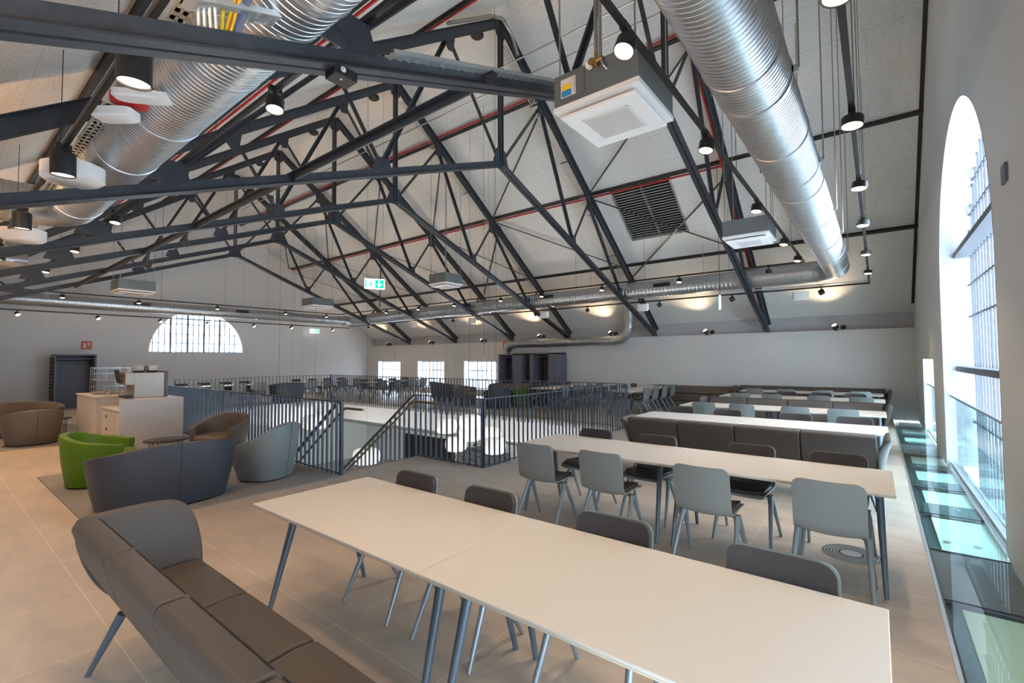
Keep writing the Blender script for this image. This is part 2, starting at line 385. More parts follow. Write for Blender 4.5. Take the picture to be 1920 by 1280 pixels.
# steel purlins
for i, y in enumerate([3.06, .96, 5.22, 8.18, 10.34, 12.44]):
    lab = ['middle purlin under the left roof slope','lowest purlin under the left roof slope','highest purlin under the left roof slope','highest purlin under the right roof slope','middle purlin under the right roof slope, with red pipe beside it','lowest purlin under the right roof slope'][i]
    b = MB(); b.beam((XF,y,roofz(y)-.04),(XR,y,roofz(y)-.04),.03,.07,(0,RS*(1 if y > YR else -1),1)); b.beam((XF,y,roofz(y)-.075),(XR,y,roofz(y)-.075),.055,.012,(0,RS*(1 if y > YR else -1),1))
    tag(b.scale(S).build('purlin','black'), 'thin black '+lab, 'beam', 'roof purlins')
for y, lab in ((10.34+.075,'along the middle purlin of the right roof slope'),(5.22+.12,'along the left roof slope near the ridge'),(8.1,'just right of the ridge'),(3.2,'over the left-hand duct')):
    b = MB(); b.tube([(XF+.05,y,roofz(y)-.07),(-2.40,y,roofz(y)-.07)], .020, 10); 
    tag(b.scale(S).build('sprinkler_pipe','red',smooth=40), 'long red pipe running '+lab, 'pipe', 'red pipes under the roof')
b = MB(); b.tube([(-2.42,y,roofz(y)-.30) for y in (7.5,9,10.4,11.5,12.9,14.3)], .026, 10); tag(b.scale(S).build('sprinkler_pipe','red',smooth=40), 'red pipe following the upper chord of the nearest truss down to the side wall', 'pipe')
# ============================================================= LOWER HALL
LZ = -3.4
b = MB(); b.box((XF-1,-1,LZ-.1),(2.5,YW+.4,LZ)); struct(b.scale(S).build('floor_lower','lowerfloor'), 'pale floor of the hall below, seen through the void','floor')
b = MB(); b.box((XF-.3,-1,LZ),(XF,YW+.3,-.62)); struct(b.scale(S).build('wall_far_lower','lowerwall'),'pale far wall of the hall below','wall')
b = MB(); b.box((XF,-1.1,LZ),(2.5,-.95,-.62)); struct(b.scale(S).build('wall_left_lower','lowerwall'),'unseen pale wall of the hall below on the lounge side','wall')  # out of view; added to keep sky light out of the lower hall
b = MB(); b.box((XF,YW,LZ),(2.5,YW+.3,-.62)); struct(b.scale(S).build('wall_back_lower','lowerwall'),'pale side wall of the hall below','wall')
b = MB(); b.box((XR+.35,-1,LZ),(XR+.45,4.6,-.7)); b.box((XR+.35,9.3,LZ),(XR+.45,YW,-.7)); struct(b.scale(S).build('wall_right_lower','lowerwall'),'wall of the hall below under the gable','wall')
# ============================================================= ROOF TRUSSES
TX = [-2.35, -5.5, -8.67, -11.25, -14.4, -17.5]
N = {'n0':(6.7,5.2),'n1':(9.37,4.25),'n2':(11.92,3.32),'ft':(14.40,2.27),'t0':(6.7,7.93),'t1':(8.05,6.91),'t2':(10.14,5.37),'t3':(12.45,3.68),'te':(14.45,2.36)}
def truss(x, label):
    root = empty('roof_truss', V(x, 6.7, 5.2), label, 'truss', 'dark steel roof trusses')
    o0 = V(x, 6.7, 5.2)
    def P(k, s): y, z = N[k]; return (0, ((y-6.7)*s)*S, (z-5.2)*S)
    for s in (1, -1):
        side = 1
        for a, c, nm, hh in (('t0','te','top_chord',.17),('n0','ft','bottom_chord',.12)):
            b = MB(); p, q = Vector(P(a,s)), Vector(P(c,s))
            for sd in (-1, 1):
                b.beam(p, q, .012, hh, (0,0,1), (sd*.018, 0))                        # two angle legs with the gusset gap between
                b.beam(p, q, .075, .012, (0,0,1), (sd*.05, hh/2 if nm == 'top_chord' else -hh/2))
            b.build(nm, 'steel', root)
        for a, c in (('n0','t1'),('t1','n1'),('n1','t2'),('t2','n2'),('n2','t3')):
            b = MB(); b.beam(P(a,s), P(c,s), .012, .07, (1,0,0), (0,-.02)); b.beam(P(a,s), P(c,s), .07, .012, (1,0,0), (.03,-.05))
            b.build('brace', 'steel', root)
        for k, sz, dz in (('n1',.19,.07),('n2',.24,.08)):
            y, z = P(k,s)[1:]; b = MB(); b.prism([(y-sz,z-.05),(y+sz,z-.05),(y+sz*.62,z+sz*.85),(y-sz*.62,z+sz*.85)] if s < 0 or k == 'n1' else [(y-.12,z-.04),(y+.12,z-.04),(y+.08,z+.14),(y-.08,z+.14)], -.008, .008, 'x')
            if not (s > 0 and k == 'n1'): b.build('gusset_plate', 'steel', root)
            else: MB().prism([(y-.11,z-.05),(y+.11,z-.05),(y+.07,z+.15),(y-.07,z+.15)], -.012, .012, 'x').build('gusset_plate','steel',root)
        for k, sz in (('t1',.15),('t2',.15)):
            y, z = P(k,s)[1:]; MB().prism([(y-sz,z+.1),(y+sz,z-.12*1),(y+.02,z-.26),(y-.1,z-.24)] if s > 0 else [(y+sz,z+.1),(y-sz,z-.12),(y-.02,z-.26),(y+.1,z-.24)], -.008, .008, 'x').build('gusset_plate','steel',root)
        y, z = P('te',s)[1:]; MB().prism([(y-.30*s,z+.12),(y,z+.02),(y,z-.18),(y-.26*s,z-.02)], -.02, .02, 'x').build('foot_plate','steel',root)
    b = MB(); 
    for sd in (-1, 1): b.beam((0,sd*.035,0), (0,sd*.035,(7.93-5.2)*S), .025, .09, (1,0,0))
    b.build('king_post', 'steel', root)
    MB().prism([(-.27,-.12),(.27,-.12),(.13,.30),(-.13,.30)], -.014, .014, 'x').build('gusset_plate','steel',root)
    zt = (7.93-5.2)*S; MB().prism([(-.2,zt-.05),(0,zt+.1),(.2,zt-.05),(.12,zt-.32),(-.12,zt-.32)], -.014, .014, 'x').build('gusset_plate','steel',root)
    MB().box((-.04,.27,-.16),(.04,.31,-.06)).build('bolt','steel',root)
    return root
for i, x in enumerate(TX):
    truss(x, ['nearest roof truss, its lower chord crossing the top left corner','second roof truss counted from the camera','third roof truss counted from the camera','fourth roof truss counted from the camera','fifth roof truss counted from the camera','farthest roof truss, just before the half-round window wall'][i])
# longitudinal tie beam through the trusses (left side) and wind braces in the roof plane
b = MB(); pts = [V(-2.25,2.66,3.66),V(-5.5,2.72,3.70),V(-8.67,2.72,3.68),V(-11.25,2.66,3.62),V(-17.3,2.6,3.55)]
for p, q in zip(pts[:-1], pts[1:]):
    b.beam(p, q, .02, .10); b.beam(p, q, .10, .015, (0,0,1), (0,.045))
tag(b.build('tie_beam','steel'), 'long horizontal steel tie running through the left half of all the trusses', 'beam')
nb = 0
def rp(x, y): return V(x, y, roofz(y)-.16)
for i in range(6):
    xa = TX[i]; xb = TX[i+1] if i < 5 else XF+.1
    for (p, q, d) in ((rp(xa,12.45), rp(xb,10.4), 'rising to the left'), (rp(xa,10.5) , rp(xb,12.7), 'falling to the left')):
        if i not in (0, 2, 4): 
            if d.startswith('f'): continue
        b = MB(); b.beam(p, q, .055, .02); tag(b.build('wind_brace','steel'), 'thin roof wind brace %s, %s bay from the near gable' % (d, ORD[i]), 'brace', 'roof wind braces')
    b = MB(); b.beam(rp(xa,8.2), rp(xb,10.2), .04, .02); tag(b.build('wind_brace','steel'), 'thin roof wind brace below the ridge, %s bay from the near gable' % ORD[i], 'brace', 'roof wind braces')
# twin pipes below the ridge with hangers
for y, z, l in ((6.62,6.98,'upper'),(6.88,6.80,'lower')):
    b = MB(); b.tube([V(-1.2,y,z), V(-17.6,y,z)], .016, 8); tag(b.build('ridge_pipe','pipe',smooth=40), l+' of the two thin metal pipes running through the king posts', 'pipe', 'twin pipes at the ridge')
# conduits following the top chords
for i, x in enumerate(TX[1:3]):
    for k, off in enumerate((.12,.17,.23)):
        b = MB(); b.tube([V(x-off,7.0,roofz(7.0)-.35), V(x-off,12.4,roofz(12.4)-.35)], .009, 6)
        for yy in (8, 9.2, 10.5, 11.7): b.box(tuple(V(x-off-.03,yy,roofz(yy)-.42)), tuple(V(x-off+.12,yy+.02,roofz(yy)-.40)))
        tag(b.build('conduit','pipe',smooth=40), '%s thin bright conduit beside the top chord of the %s truss' % (['inner','middle','outer'][k], ['second','third'][i]), 'pipe', 'conduits on the trusses')
b = MB(); yy = 7.2
b.tube([V(TX[1]+.12,5.2,7.0),V(TX[1]+.12,6.3,7.78),V(TX[1]+.12,6.6,7.9),V(TX[1]+.12,6.9,7.75),V(TX[1]+.12,7.1,7.45)], .035, 10)
tag(b.build('ridge_elbow_pipe','pipe',smooth=50),'zinc pipe bending over the ridge on the second truss','pipe')
# round bell lamps hung under the ridge of the trusses
for i, (x, y, z) in enumerate(((-5.6,6.15,7.45),(-8.8,6.2,7.45),(-11.4,6.2,7.45),(-14.5,6.2,7.45))):
    root = empty('bell_detector', V(x,y,z), 'small glossy dark round bell beside the ridge of the %s truss from the camera' % ORD[i+1], 'bell', 'dark round bells at the ridge')
    MB().lathe([(.02,.06),(.07,.05),(.13,.01),(.14,-.03),(.10,-.07),(.03,-.09)], n=20).build('bell','black',root,smooth=60)
    MB().tube([(0,0,.05),(0,0,.16)], .02, 8).build('bracket','black',root)
# pulleys on the tie beam
for i, q in enumerate(((-6.3,2.85,3.50),(-9.2,2.75,3.5),(-11.2,2.72,3.38))):
    root = empty('cable_pulley', V(*q), 'small dark pulley wheel hanging from the tie beam, %s from the camera' % ORD[i], 'pulley', 'pulleys on the tie beam')
    MB().lathe([(.055,-.02),(.075,-.02),(.06,0),(.075,.02),(.055,.02)], axis=(.6,-.8,0), n=20).build('wheel','steel',root,smooth=50)
    MB().beam((0,0,0),(0,0,.22),.05,.02).build('bracket','steel',root)
# black junction box under the near truss
root = empty('junction_box', V(-2.32,1.42,3.09), 'flat black box with a white round dial under the nearest truss', 'box')
root.scale = (.62,.62,.62); MB().box((-.10,-.12,-.05),(.10,.12,.05)).build('box','black',root,bevel=.006)
MB().lathe([(.028,0),(.028,.004)], c=(.1,-.04,.01), axis=(1,0,0), n=20).build('dial','paper',root)
MB().lathe([(.009,0),(.009,.004)], c=(.1,-.045,.014), axis=(1,0,0), n=10).build('dial_mark','print',root)
MB().lathe([(.012,0),(.012,.006)], c=(.03,-.02,-.056), n=12).build('indicator','paper',root)
# ============================================================= VENTILATION DUCTS
def duct_mesh(p, q, R, pitch=.11, rib=.007, joints=1.5):
    p = Vector(p); q = Vector(q); L = (q-p).length; prof = [(R,0)]; h = 0; nj = joints
    while h < L-pitch:
        e = rib
        if joints and h > nj: e = rib*2.6; nj += joints
        prof += [(R,h+pitch*.82),(R+e,h+pitch*.88),(R+e,h+pitch*.96),(R,h+pitch)]; h += pitch
    prof.append((R, L))
    m = MB(); m.lathe(prof, c=p, n=40, axis=(q-p)); return m
def duct(name, p, q, R, label, par=None, pitch=.11, rib=.007, cat='duct'):
    o = duct_mesh(V(*p), V(*q), R*S, pitch, rib).build(name, 'galv', par, smooth=35)
    if not par: tag(o, label, cat)
    return o
def elbow(c, d0, d1, r, R, name, par):
    """quarter bend from direction d0 to d1 starting at c"""
    c = V(*c); d0 = Vector(d0); d1 = Vector(d1); pts = []
    for k in range(9):
        a = pi/2*k/8; pts.append(c + d0*(r*S*sin(a)) + d1*(r*S*(1-cos(a))))
    m = MB(); m.tube(pts, R*S, 32, rs=[R*S*(1.0 + .012*(k % 2)) for k in range(9)])
    return m.build(name, 'galv', par, smooth=25)
dz = 3.40
rd = empty('supply_duct', V(-.62,5,dz), 'large spiral steel duct descending along the right side in front of the near gable', 'duct')
def child(o, root):
    o.parent = root; o.matrix_parent_inverse = Matrix.Translation(-Vector(root.location)); return o
def P_(o, root): return child(o, root)
P_(duct_mesh(V(-.62,1.7,dz), V(-.62,11.75,dz), .232*S, .045, .0035).build('spiral_tube','galv',None,smooth=35), rd)
o = elbow((-.62,11.75,dz), (0,1,0), (-1,0,0), .45, .232, 'elbow', None); P_(o, rd)
for i, y in enumerate((3.5, 5.3, 7.2, 8.6, 10.2)):
    m = MB(); m.lathe([(.250,0),(.270,.0),(.270,.025),(.250,.025)], c=(0,0,0), n=40, axis=(0,1,0)); m.v = [(x-.62*S, yy+y*S, z+dz*S) for x, yy, z in m.v]
    m.box((-.62*S+.25, y*S, dz*S-.02), (-.62*S+.30, y*S+.025, dz*S+.03))
    P_(m.build('clamp_ring','alu',None,smooth=35), rd)
    zt = roofz(y)
    for j, dx in enumerate((-.27,.27)):
        m = MB(); m.tube([V(-.62+dx,y,dz), V(-.62+dx,y,roofz(y)-.02)], .008, 6); P_(m.build('hanger_rod','pipe',None), rd)
sd = empty('supply_duct', V(-10,12.2,3.36), 'long spiral steel duct along the side wall passing through the trusses', 'duct')
P_(duct_mesh(V(-1.07,12.2,dz), V(-2.45,12.2,3.39), .235*S, .5, .0, 0).build('smooth_collar','galv',None,smooth=35), sd)
P_(duct_mesh(V(-2.45,12.2,3.39), V(-18.7,12.2,3.30), .222*S, .11, .006).build('spiral_tube','galv',None,smooth=35), sd)
for x in (-4.4,-8.0,-11.5,-15.0):
    m = MB(); m.box(tuple(V(x-.22,11.965,3.38)), tuple(V(x+.22,12.0,3.48))); 
    P_(m.build('air_grille','black',None), sd)
for x in (-3.4,-6.6,-9.8,-13,-16.2):
    m = MB(); m.tube([V(x,12.2,3.5), V(x,12.2,roofz(12.2)-.02)], .006, 6); P_(m.build('hanger_rod','pipe',None), sd)
fd = empty('supply_duct', V(-19,7,3.28), 'spiral steel duct crossing in front of the far gable above the half-round window', 'duct')
P_(duct_mesh(V(-19.0,12.2,3.28), V(-19.0,.2,3.28), .185*S, .11, .006).build('spiral_tube','galv',None,smooth=35), fd)
P_(MB().lathe([(.25,0),(.25,.3)], c=V(-19.0,12.1,3.28), n=32, axis=(0,-1,0)).build('end_collar','galv',None,smooth=35), fd)
for y in (4.45, 7.5):
    m = MB(); m.box(tuple(V(-18.82,y-.22,3.30)), tuple(V(-18.79,y+.22,3.40))); P_(m.build('air_grille','black',None), fd)
for y in (2.5,5.0,7.6,9.6):
    m = MB(); m.tube([V(-19,y,3.4), V(-19,y,roofz(y)-.02)], .006, 6); P_(m.build('hanger_rod','pipe',None), fd)
ld = empty('supply_duct', V(-3,1.1,dz), 'large spiral steel duct running along the left side behind the nearest truss', 'duct')
P_(duct_mesh(V(-1.0,1.09,dz), V(-7.6,1.09,dz), .247*S, .048, .0035, joints=1.15).build('spiral_tube','galv',None,smooth=35), ld)
P_(elbow((-7.6,1.09,dz), (-1,0,0), (0,-1,0), .42, .24, 'elbow', None), ld)
P_(duct_mesh(V(-8.02,.67,dz), V(-8.02,-1.0,dz), .24*S, .075, .004).build('branch_tube','galv',None,smooth=35), ld)
m = MB(); m.box(tuple(V(-1.75,1.33,3.42)), tuple(V(-1.72,1.38,3.50))); P_(m.build('clamp','alu',None), ld)
ld2 = empty('supply_duct', V(-9,.6,3.35), 'smaller steel duct stub at the left edge behind the third truss', 'duct')
P_(duct_mesh(V(-12,.2,3.3), V(-12,1.15,3.3), .17*S, .3, .004, 0).build('branch_tube','galv',None,smooth=35), ld2)
P_(duct_mesh(V(-12,-.9,3.3), V(-12,.3,3.3), .22*S, .075, .004).build('spiral_tube','galv',None,smooth=35), ld2)
# duct along the lower side wall
wd = empty('wall_duct', V(-8.5,14.1,2.08), 'steel duct running along the side wall above the wardrobes and turning up into the roof', 'duct')
P_(duct_mesh(V(-10.9,14.15,2.10), V(-6.75,14.15,2.10), .16*S, .09, .006).build('spiral_tube','galv',None,smooth=35), wd)
P_(MB().tube([V(-6.75,14.15,2.10),V(-6.55,14.15,2.13),V(-6.35,14.15,2.3),V(-6.27,14.15,2.5)], .16*S, 28).build('elbow','galv',None,smooth=20), wd)
P_(duct_mesh(V(-6.27,14.15,2.48), V(-6.27,14.15,3.05), .17*S, .07, .006).build('riser','galv',None,smooth=35), wd)
P_(MB().tube([V(-10.9,14.15,2.10),V(-11.15,14.15,2.05),V(-11.35,14.15,1.88),V(-11.4,14.15,1.72)], .16*S, 24).build('outlet_bend','galv',None,smooth=20), wd)
# ============================================================= AIR UNITS
def air_unit(x0, y0, label, w=.70, h=.27, detail=False, zb=3.5, closeup=False):
    root = empty('fan_coil_unit', V(x0+w/2, y0+w/2, zb), label, 'air conditioner', 'ceiling-hung air units')
    hw = w/2*S; hh = h*S
    MB().box((-hw,-hw,.02),(hw,hw,hh)).build('casing','casing',root,bevel=.004,seg=1)
    MB().box((-hw-.004,-hw-.004,-.02),(hw+.004,hw+.004,.022)).build('underside','white',root)
    a = hw*.90; g = hw*.55
    MB().box((-a,-a,-.075),(a,a,-.045)).build('face_panel','plastic',root,bevel=.01)
    m = MB()
    n = 30 if detail else 12
    m.box((-g,-g,-.084),(g,-g+.012,-.074)).box((-g,g-.012,-.082),(g,g,-.074)).box((-g,-g,-.082),(-g+.012,g,-.074)).box((g-.012,-g,-.082),(g,g,-.074))
    for k in range(1, n): y = -g+2*g*k/n; m.box((-g,y-g/n*.28,-.081),(g,y+g/n*.28,-.0745))
    m.build('intake_grille','plastic',root)
    MB().box((-g,-g,-.0765),(g,g,-.0752)).build('grille_backing','closet',root)
    for sx in (-1,1):
        for sy in (-1,1):
            MB().tube([(sx*hw*.9,sy*hw*.9,hh),(sx*hw*.9,sy*hw*.9,(roofz(y0+w/2)-zb-.1+( -sy*w*.45*RS))*S)], .008, 6).build('hanger_rod','pipe',root)
    if detail:
        zt = hh
        MB().box((-hw*.82,-hw-.012,hh*.22),(-hw*.22,-hw,hh*.92)).build('control_box','casing',root,bevel=.003)
        MB().box((-hw*.80,-hw-.0135,hh*.26),(-hw*.42,-hw-.012,hh*.80)).build('data_sticker','paper',root)
        MB().box((-hw*.78,-hw-.015,hh*.46),(-hw*.53,-hw-.0135,hh*.63)).build('warning_label','yellow',root)
        MB().box((-hw*.78,-hw-.015,hh*.28),(-hw*.53,-hw-.0135,hh*.46)).build('information_label','blue',root)
        m = MB()
        for k in range(7): m.box((-hw*.49,-hw-.0145,hh*(.34+.065*k)),(-hw*(.30-.03*(k%3)),-hw-.0138,hh*(.34+.065*k)+.004))
        m.build('label_print','print',root)
        m = MB(); m.tube([(hw*.10,-hw-.03,hh*2.6),(hw*.10,-hw-.03,hh*1.05)], .016, 10); m.tube([(hw*.20,-hw-.03,hh*2.6),(hw*.20,-hw-.03,hh*.92),(hw*.27,-hw-.03,hh*.68),(hw*.30,-hw+.01,hh*.62)], .016, 10)
        m.build('coolant_pipe','pipe',root,smooth=50)
        m = MB(); m.tube([(hw*.02,-hw-.03,hh*.90),(hw*.26,-hw-.03,hh*.90)], .02, 10); m.tube([(hw*.10,-hw-.03,hh*1.1),(hw*.10,-hw-.03,hh*.72)], .017, 10); m.lathe([(.03,0),(.03,.03)], c=(hw*.02,-hw-.06,hh*.88), axis=(0,1,0), n=14)
        m.build('valve','brass',root,smooth=40)
        m = MB(); m.lathe([(.033,0),(.033,.03)], c=(-hw*.06,-hw-.045,hh*.85), axis=(0,1,0), n=14); m.build('valve_cap','plastic',root)
    return root
air_unit(-2.0, 3.12, 'large grey air unit with white grille and yellow and blue stickers, nearest the camera', .715, .275, True)
air_unit(-1.98, 8.25, 'grey air unit with white grille hanging near the right-hand duct, second largest', .69, .28, False)
air_unit(-9.35, 8.35, 'small grey air unit hanging in mid hall over the stair void', .62, .27)
air_unit(-17.3, 3.35, 'grey air unit hanging at the far left in front of the far gable', .85, .30)
air_unit(-16.8, 8.75, 'grey air unit hanging before the far gable, right of the half-round window', .8, .28)
# ============================================================= LOUVRE IN ROOF
root = empty('roof_louvre', V(-4.35,11.1,roofz(11.1)), 'square slatted louvre set in the right roof slope', 'louvre')
root.rotation_euler[0] = -math.atan(RS)
hx = .75*S; hy = .67*S*sqrt(1+RS*RS)
m = MB(); m.box((-hx,-hy,-.02),(hx,-hy+.04,.06)).box((-hx,hy-.04,-.02),(hx,hy,.06)).box((-hx,-hy,-.02),(-hx+.04,hy,.06)).box((hx-.04,-hy,-.02),(hx,hy,.06)); m.build('frame','alu',root)
for k in range(20):
    y = -hy+.06+(2*hy-.12)*(k+.5)/20
    m = MB(); m.beam((-hx+.04,y,.03),(hx-.04,y,.03),.010,.075,(0,.75,.65)); m.build('slat','slatgrey',root)
MB().box((-.03,-hy,.065),(.03,hy,.085)).build('mullion','alu',root)
MB().box((-hx-.1,-hy-.1,.12),(hx+.1,hy+.1,.14)).build('backing','dark',root)
# ============================================================= LIGHT TRACKS AND SPOTLIGHTS
def track(pts, label, nm='light_track'):
    b = MB(); pts = [V(*p) for p in pts]
    for p, q in zip(pts[:-1], pts[1:]): b.beam(p, q, .036, .04); b.beam(p, q, .012, .002, (0,0,1), (0,-.021))
    return tag(b.build(nm, 'black'), label, 'light track', 'black light tracks')
ZI, ZO = 3.50, 3.12
track([(-1.14,.5,ZI),(-1.14,11.35,ZI)], 'black light track on the right running beside the large air unit')
track([(-1.14,11.35,ZI),(-18.5,11.35,ZI)], 'upper black light track along the side wall above the duct')
track([(-18.55,11.4,ZI),(-18.55,1.58,ZI)], 'upper black light track across the far gable')
track([(-1.9,1.62,3.56),(-18.5,1.60,3.52)], 'double black light track on the left running below the red pipe')
track([(-.085,2.2,ZO),(-.085,12.75,ZO)], 'black light track nearest the arched window gable')
track([(-.085,12.75,ZO),(-19.9,12.75,ZO)], 'lower black light track along the side wall below the duct')
track([(-19.95,12.75,3.03),(-19.95,.62,3.03)], 'lower black light track across the far gable')
track([(-1.6,.64,3.14),(-19.9,.64,3.14)], 'black light track outside the large left duct')
def spot_proto(kind):
    root = empty('track_spotlight', (0,0,0), 'x', 'spotlight', 'black track spotlights')
    if kind == 'down':
        MB().box((-.05,-.02,-.02),(.05,.02,.03)).build('adapter','black',root)
        MB().beam((0,0,0),(0,0,-.10),.02,.02).build('stem','black',root)
        MB().lathe([(.02,-.085),(.068,-.09),(.072,-.10),(.072,-.19),(.066,-.195),(.064,-.185)], n=28).build('lamp_body','black',root,smooth=40)
        MB().lathe([(.063,-.187),(.063,-.184)], n=28).build('lens','lampglow',root)
    return root
protos = {}
def lampbody(root, aim, Rr=.068, L=.10, off=(0,0,-.13)):
    a = Vector(aim).normalized(); c = Vector(off)
    MB().lathe([(Rr*.6,-L*.5),(Rr*.95,-L*.48),(Rr,-L*.4),(Rr,L*.5),(Rr*.93,L*.5),(Rr*.9,L*.42)], c=c, n=24, axis=a).build('lamp_body','black',root,smooth=40)
    MB().lathe([(Rr*.88,L*.40),(Rr*.88,L*.44)], c=c, n=24, axis=a).build('lens','lampglow',root)
    return c + a*(L*.56)
LAMPS = []
def spotlight(pos, aim, label, energy=1.0, size=78, R=.068, L=.10, drop=.13, col=(1, .72, .44)):
    key = (tuple(round(v,2) for v in aim), R, L, drop); 
    loc = V(*pos)
    if key in protos:
        proto, tip = protos[key]; root = copy_tree(proto, loc, 0, label)
    else:
        root = empty('track_spotlight', loc, label, 'spotlight', 'black track spotlights')
        MB().box((-.022,-.05,-.03),(.022,.05,.02)).build('adapter','black',root)
        MB().beam((0,0,0),(.0,0,-drop),.016,.03).build('stem','black',root)
        tip = lampbody(root, aim, R, L, (0,0,-drop))
        protos[key] = (root, tip)
    if energy > 0:
        l = bpy.data.lights.new('spot_beam', 'SPOT'); l.energy = SPOT_W*energy; l.color = col; l.spot_size = radians(size); l.spot_blend = .7; l.shadow_soft_size = .05
        lo = bpy.data.objects.new('spot_beam', l); C.objects.link(lo); lo.location = loc + tip + Vector(aim).normalized()*.02
        lo.rotation_euler = Vector(aim).to_track_quat('-Z','Y').to_euler()
    return root
D = (0,0,-1)
for i, y in enumerate((2.58,4.27,6.47,8.66,10.3,.75)):
    spotlight((-1.14,y,ZI), (-.15,-.42,-1) if i == 0 else (-.12,-.2,-1), 'black spotlight on the right inner track, %s' % (ORD[i]+' in view' if i < 5 else 'above the camera'), 2.6, 85, .072, .11)
for i, y in enumerate((3.75,5.2,6.7,8.65,10.6,2.35)):
    spotlight((-.085,y,ZO), (-.05,-.1,-1), 'flat black spotlight on the track by the arched window, %s' % (ORD[i]+' in view' if i < 5 else 'above the camera'), 1.9, 90, .072, .07, .08)
for i, x in enumerate((-1.80,-3.73,-5.8,-7.77,-9.35,-11.42,-13.3,-15.2)):
    spotlight((x,11.35,ZI), (0,-.25,-1) if i else (0,.2,-1), 'black spotlight on the upper side-wall track, %s from the near gable' % ORD[i], .9, 90)
for i, x in enumerate((-.96,-2.86,-4.75,-7.02,-8.98,-11.58,-12.9,-16.6,-18.4)):
    spotlight((x,12.75,ZO), (.3,.6,-.8), 'black spotlight turned sideways on the lower side-wall track, %s from the near gable' % ORD[i], .35, 70)
for i, (x) in enumerate((-3.55,-8.2,-9.9,-10.9,-13.9)):
    spotlight((x,1.62,3.56), (.15,-.1,-1), 'black spotlight on the double left track, %s from the camera' % ORD[i], 2.6 if i else 1.2, 90, .072, .11, .13, (1, .60, .30))
for i, x in enumerate((-2.95,-4.85,-7.15,-9.6,-12.2)):
    spotlight((x,.64,3.14), (-.05,.02,-1), 'black cylinder spotlight outside the left duct, %s from the camera' % ORD[i], 4.4 if i else 2.2, 100, .085, .20, .15, (1, .60, .30))
for i, y in enumerate((2.52,4.3,6.55,9.0,10.75)):
    spotlight((-18.55,y,ZI), (.2,0,-1), 'black spotlight on the upper far-gable track, %s from the left' % ORD[i], 1.0, 95)
for i, y in enumerate((1.76,3.57,5.25,6.72,8.39,9.93,11.88)):
    spotlight((-19.95,y,3.03), (.7,.3,-.8), 'black spotlight on the lower far-gable track, %s from the left' % ORD[i], .9, 90)
UPL = [(x, 14.35, 'side') for x in (-.79,-3.92,-7.0,-9.9,-12.75,-15.9,-19.0)] + [(x, -.80, 'left') for x in (-2.2,-5.5,-8.7,-12,-15.5)]  # left-hand ones are out of view, added to warm that roof slope
for i, (x, yl, wl) in enumerate(UPL):
    root = empty('ledge_uplight', V(x,yl if abs(x+7) > .1 and abs(x+9.9) > .1 else 14.38,2.20 if abs(x+7) > .1 and abs(x+9.9) > .1 else 2.28), 'small black uplight lamp, %s wall ledge, %s from near gable' % (wl, ORD[i if i < 7 else i-7]), 'spotlight', 'uplights on the wall ledges')
    fl = 1 if yl > 5 else -1
    MB().box((-.03,-.12,-.02),(.03,.12,.0)).build('bracket','black',root)
    a = Vector((-.35,-.55*fl,.75)).normalized()
    MB().lathe([(.05,-.06),(.075,-.05),(.075,.06),(.068,.055)], c=(-.02,-.08,.09), n=22, axis=a).build('lamp_body','black',root,smooth=40)
    MB().lathe([(.060,.056),(.060,.061)], c=(-.02,-.08,.09), n=22, axis=a).build('lens','lampglow',root)
    MB().lathe([(.05,-.05),(.062,-.04),(.062,.05)], c=(.16,-.04,.07), n=20, axis=(1,-.3,.1)).build('driver','black',root,smooth=40)
    l = bpy.data.lights.new('uplight_beam', 'SPOT'); l.energy = 120 if fl > 0 else 300; l.color = (1,.74,.46) if fl > 0 else (1,.60,.32); l.spot_size = radians(100 if fl > 0 else 140); l.spot_blend = 1; l.shadow_soft_size = .05
    lo = bpy.data.objects.new('uplight_beam', l); C.objects.link(lo); lo.location = Vector(root.location)+Vector((-.02,-.08,.09))+a*.08
    lo.rotation_euler = Vector((-.2,-.75*fl,.75)).to_track_quat('-Z','Y').to_euler()
# wires holding the tracks
m = MB(); 
def wire(p, q, label, r=.0035, col='black'):
    mm = MB(); mm.tube([V(*p), V(*q)], r, 5); return tag(mm.build('suspension_wire', col), label, 'wire', 'thin suspension wires')
for i, x in enumerate((-3.3,-5.0,-7.6,-10.5,-13.5)): wire((x,.64,3.14),(x,.64,roofz(.64)-.02), 'thin wire holding the outer left track, %s from the camera' % ORD[i])
for i, x in enumerate((-4.7,-7.0,-9.5,-12.2)): wire((x,1.62,3.56),(x,1.62,roofz(1.62)-.02), 'thin wire holding the double left track, %s from the camera' % ORD[i])
for i, x in enumerate((-2.6,-4.6,-6.6,-8.6,-10.6,-12.6)): wire((x,11.35,ZI),(x,11.35,roofz(11.35)-.02), 'thin wire holding the upper side-wall track, %s from the near gable' % ORD[i])
for i, y in enumerate((2.9,4.9,6.8,8.3,9.6)): wire((-18.55,y,ZI),(-18.55,y,roofz(y)-.02), 'thin wire holding the far-gable track, %s from the left' % ORD[i])
for i, y in enumerate((4.5,6.1,7.9,9.6)): wire((-.085,y,ZO),(-.085,y,roofz(y)-.02), 'thin wire holding the track by the arched window, %s from the camera' % ORD[i])
for i, y in enumerate((3.3,5.4,7.5,9.5)): wire((-1.14,y,ZI),(-1.14,y,roofz(y)-.02), 'thin wire holding the right inner track, %s from the camera' % ORD[i])
for i, (x, y) in enumerate(((-7.0,7.9),(-5.3,6.3),(-12.4,9.6))): wire((x,y,1.6 if i == 0 else -.4 if i == 1 else -.3),(x,y,roofz(y)-.05), 'long thin wire dropping from the roof into the void, %s from the near gable' % ORD[[1,0,2][i]])
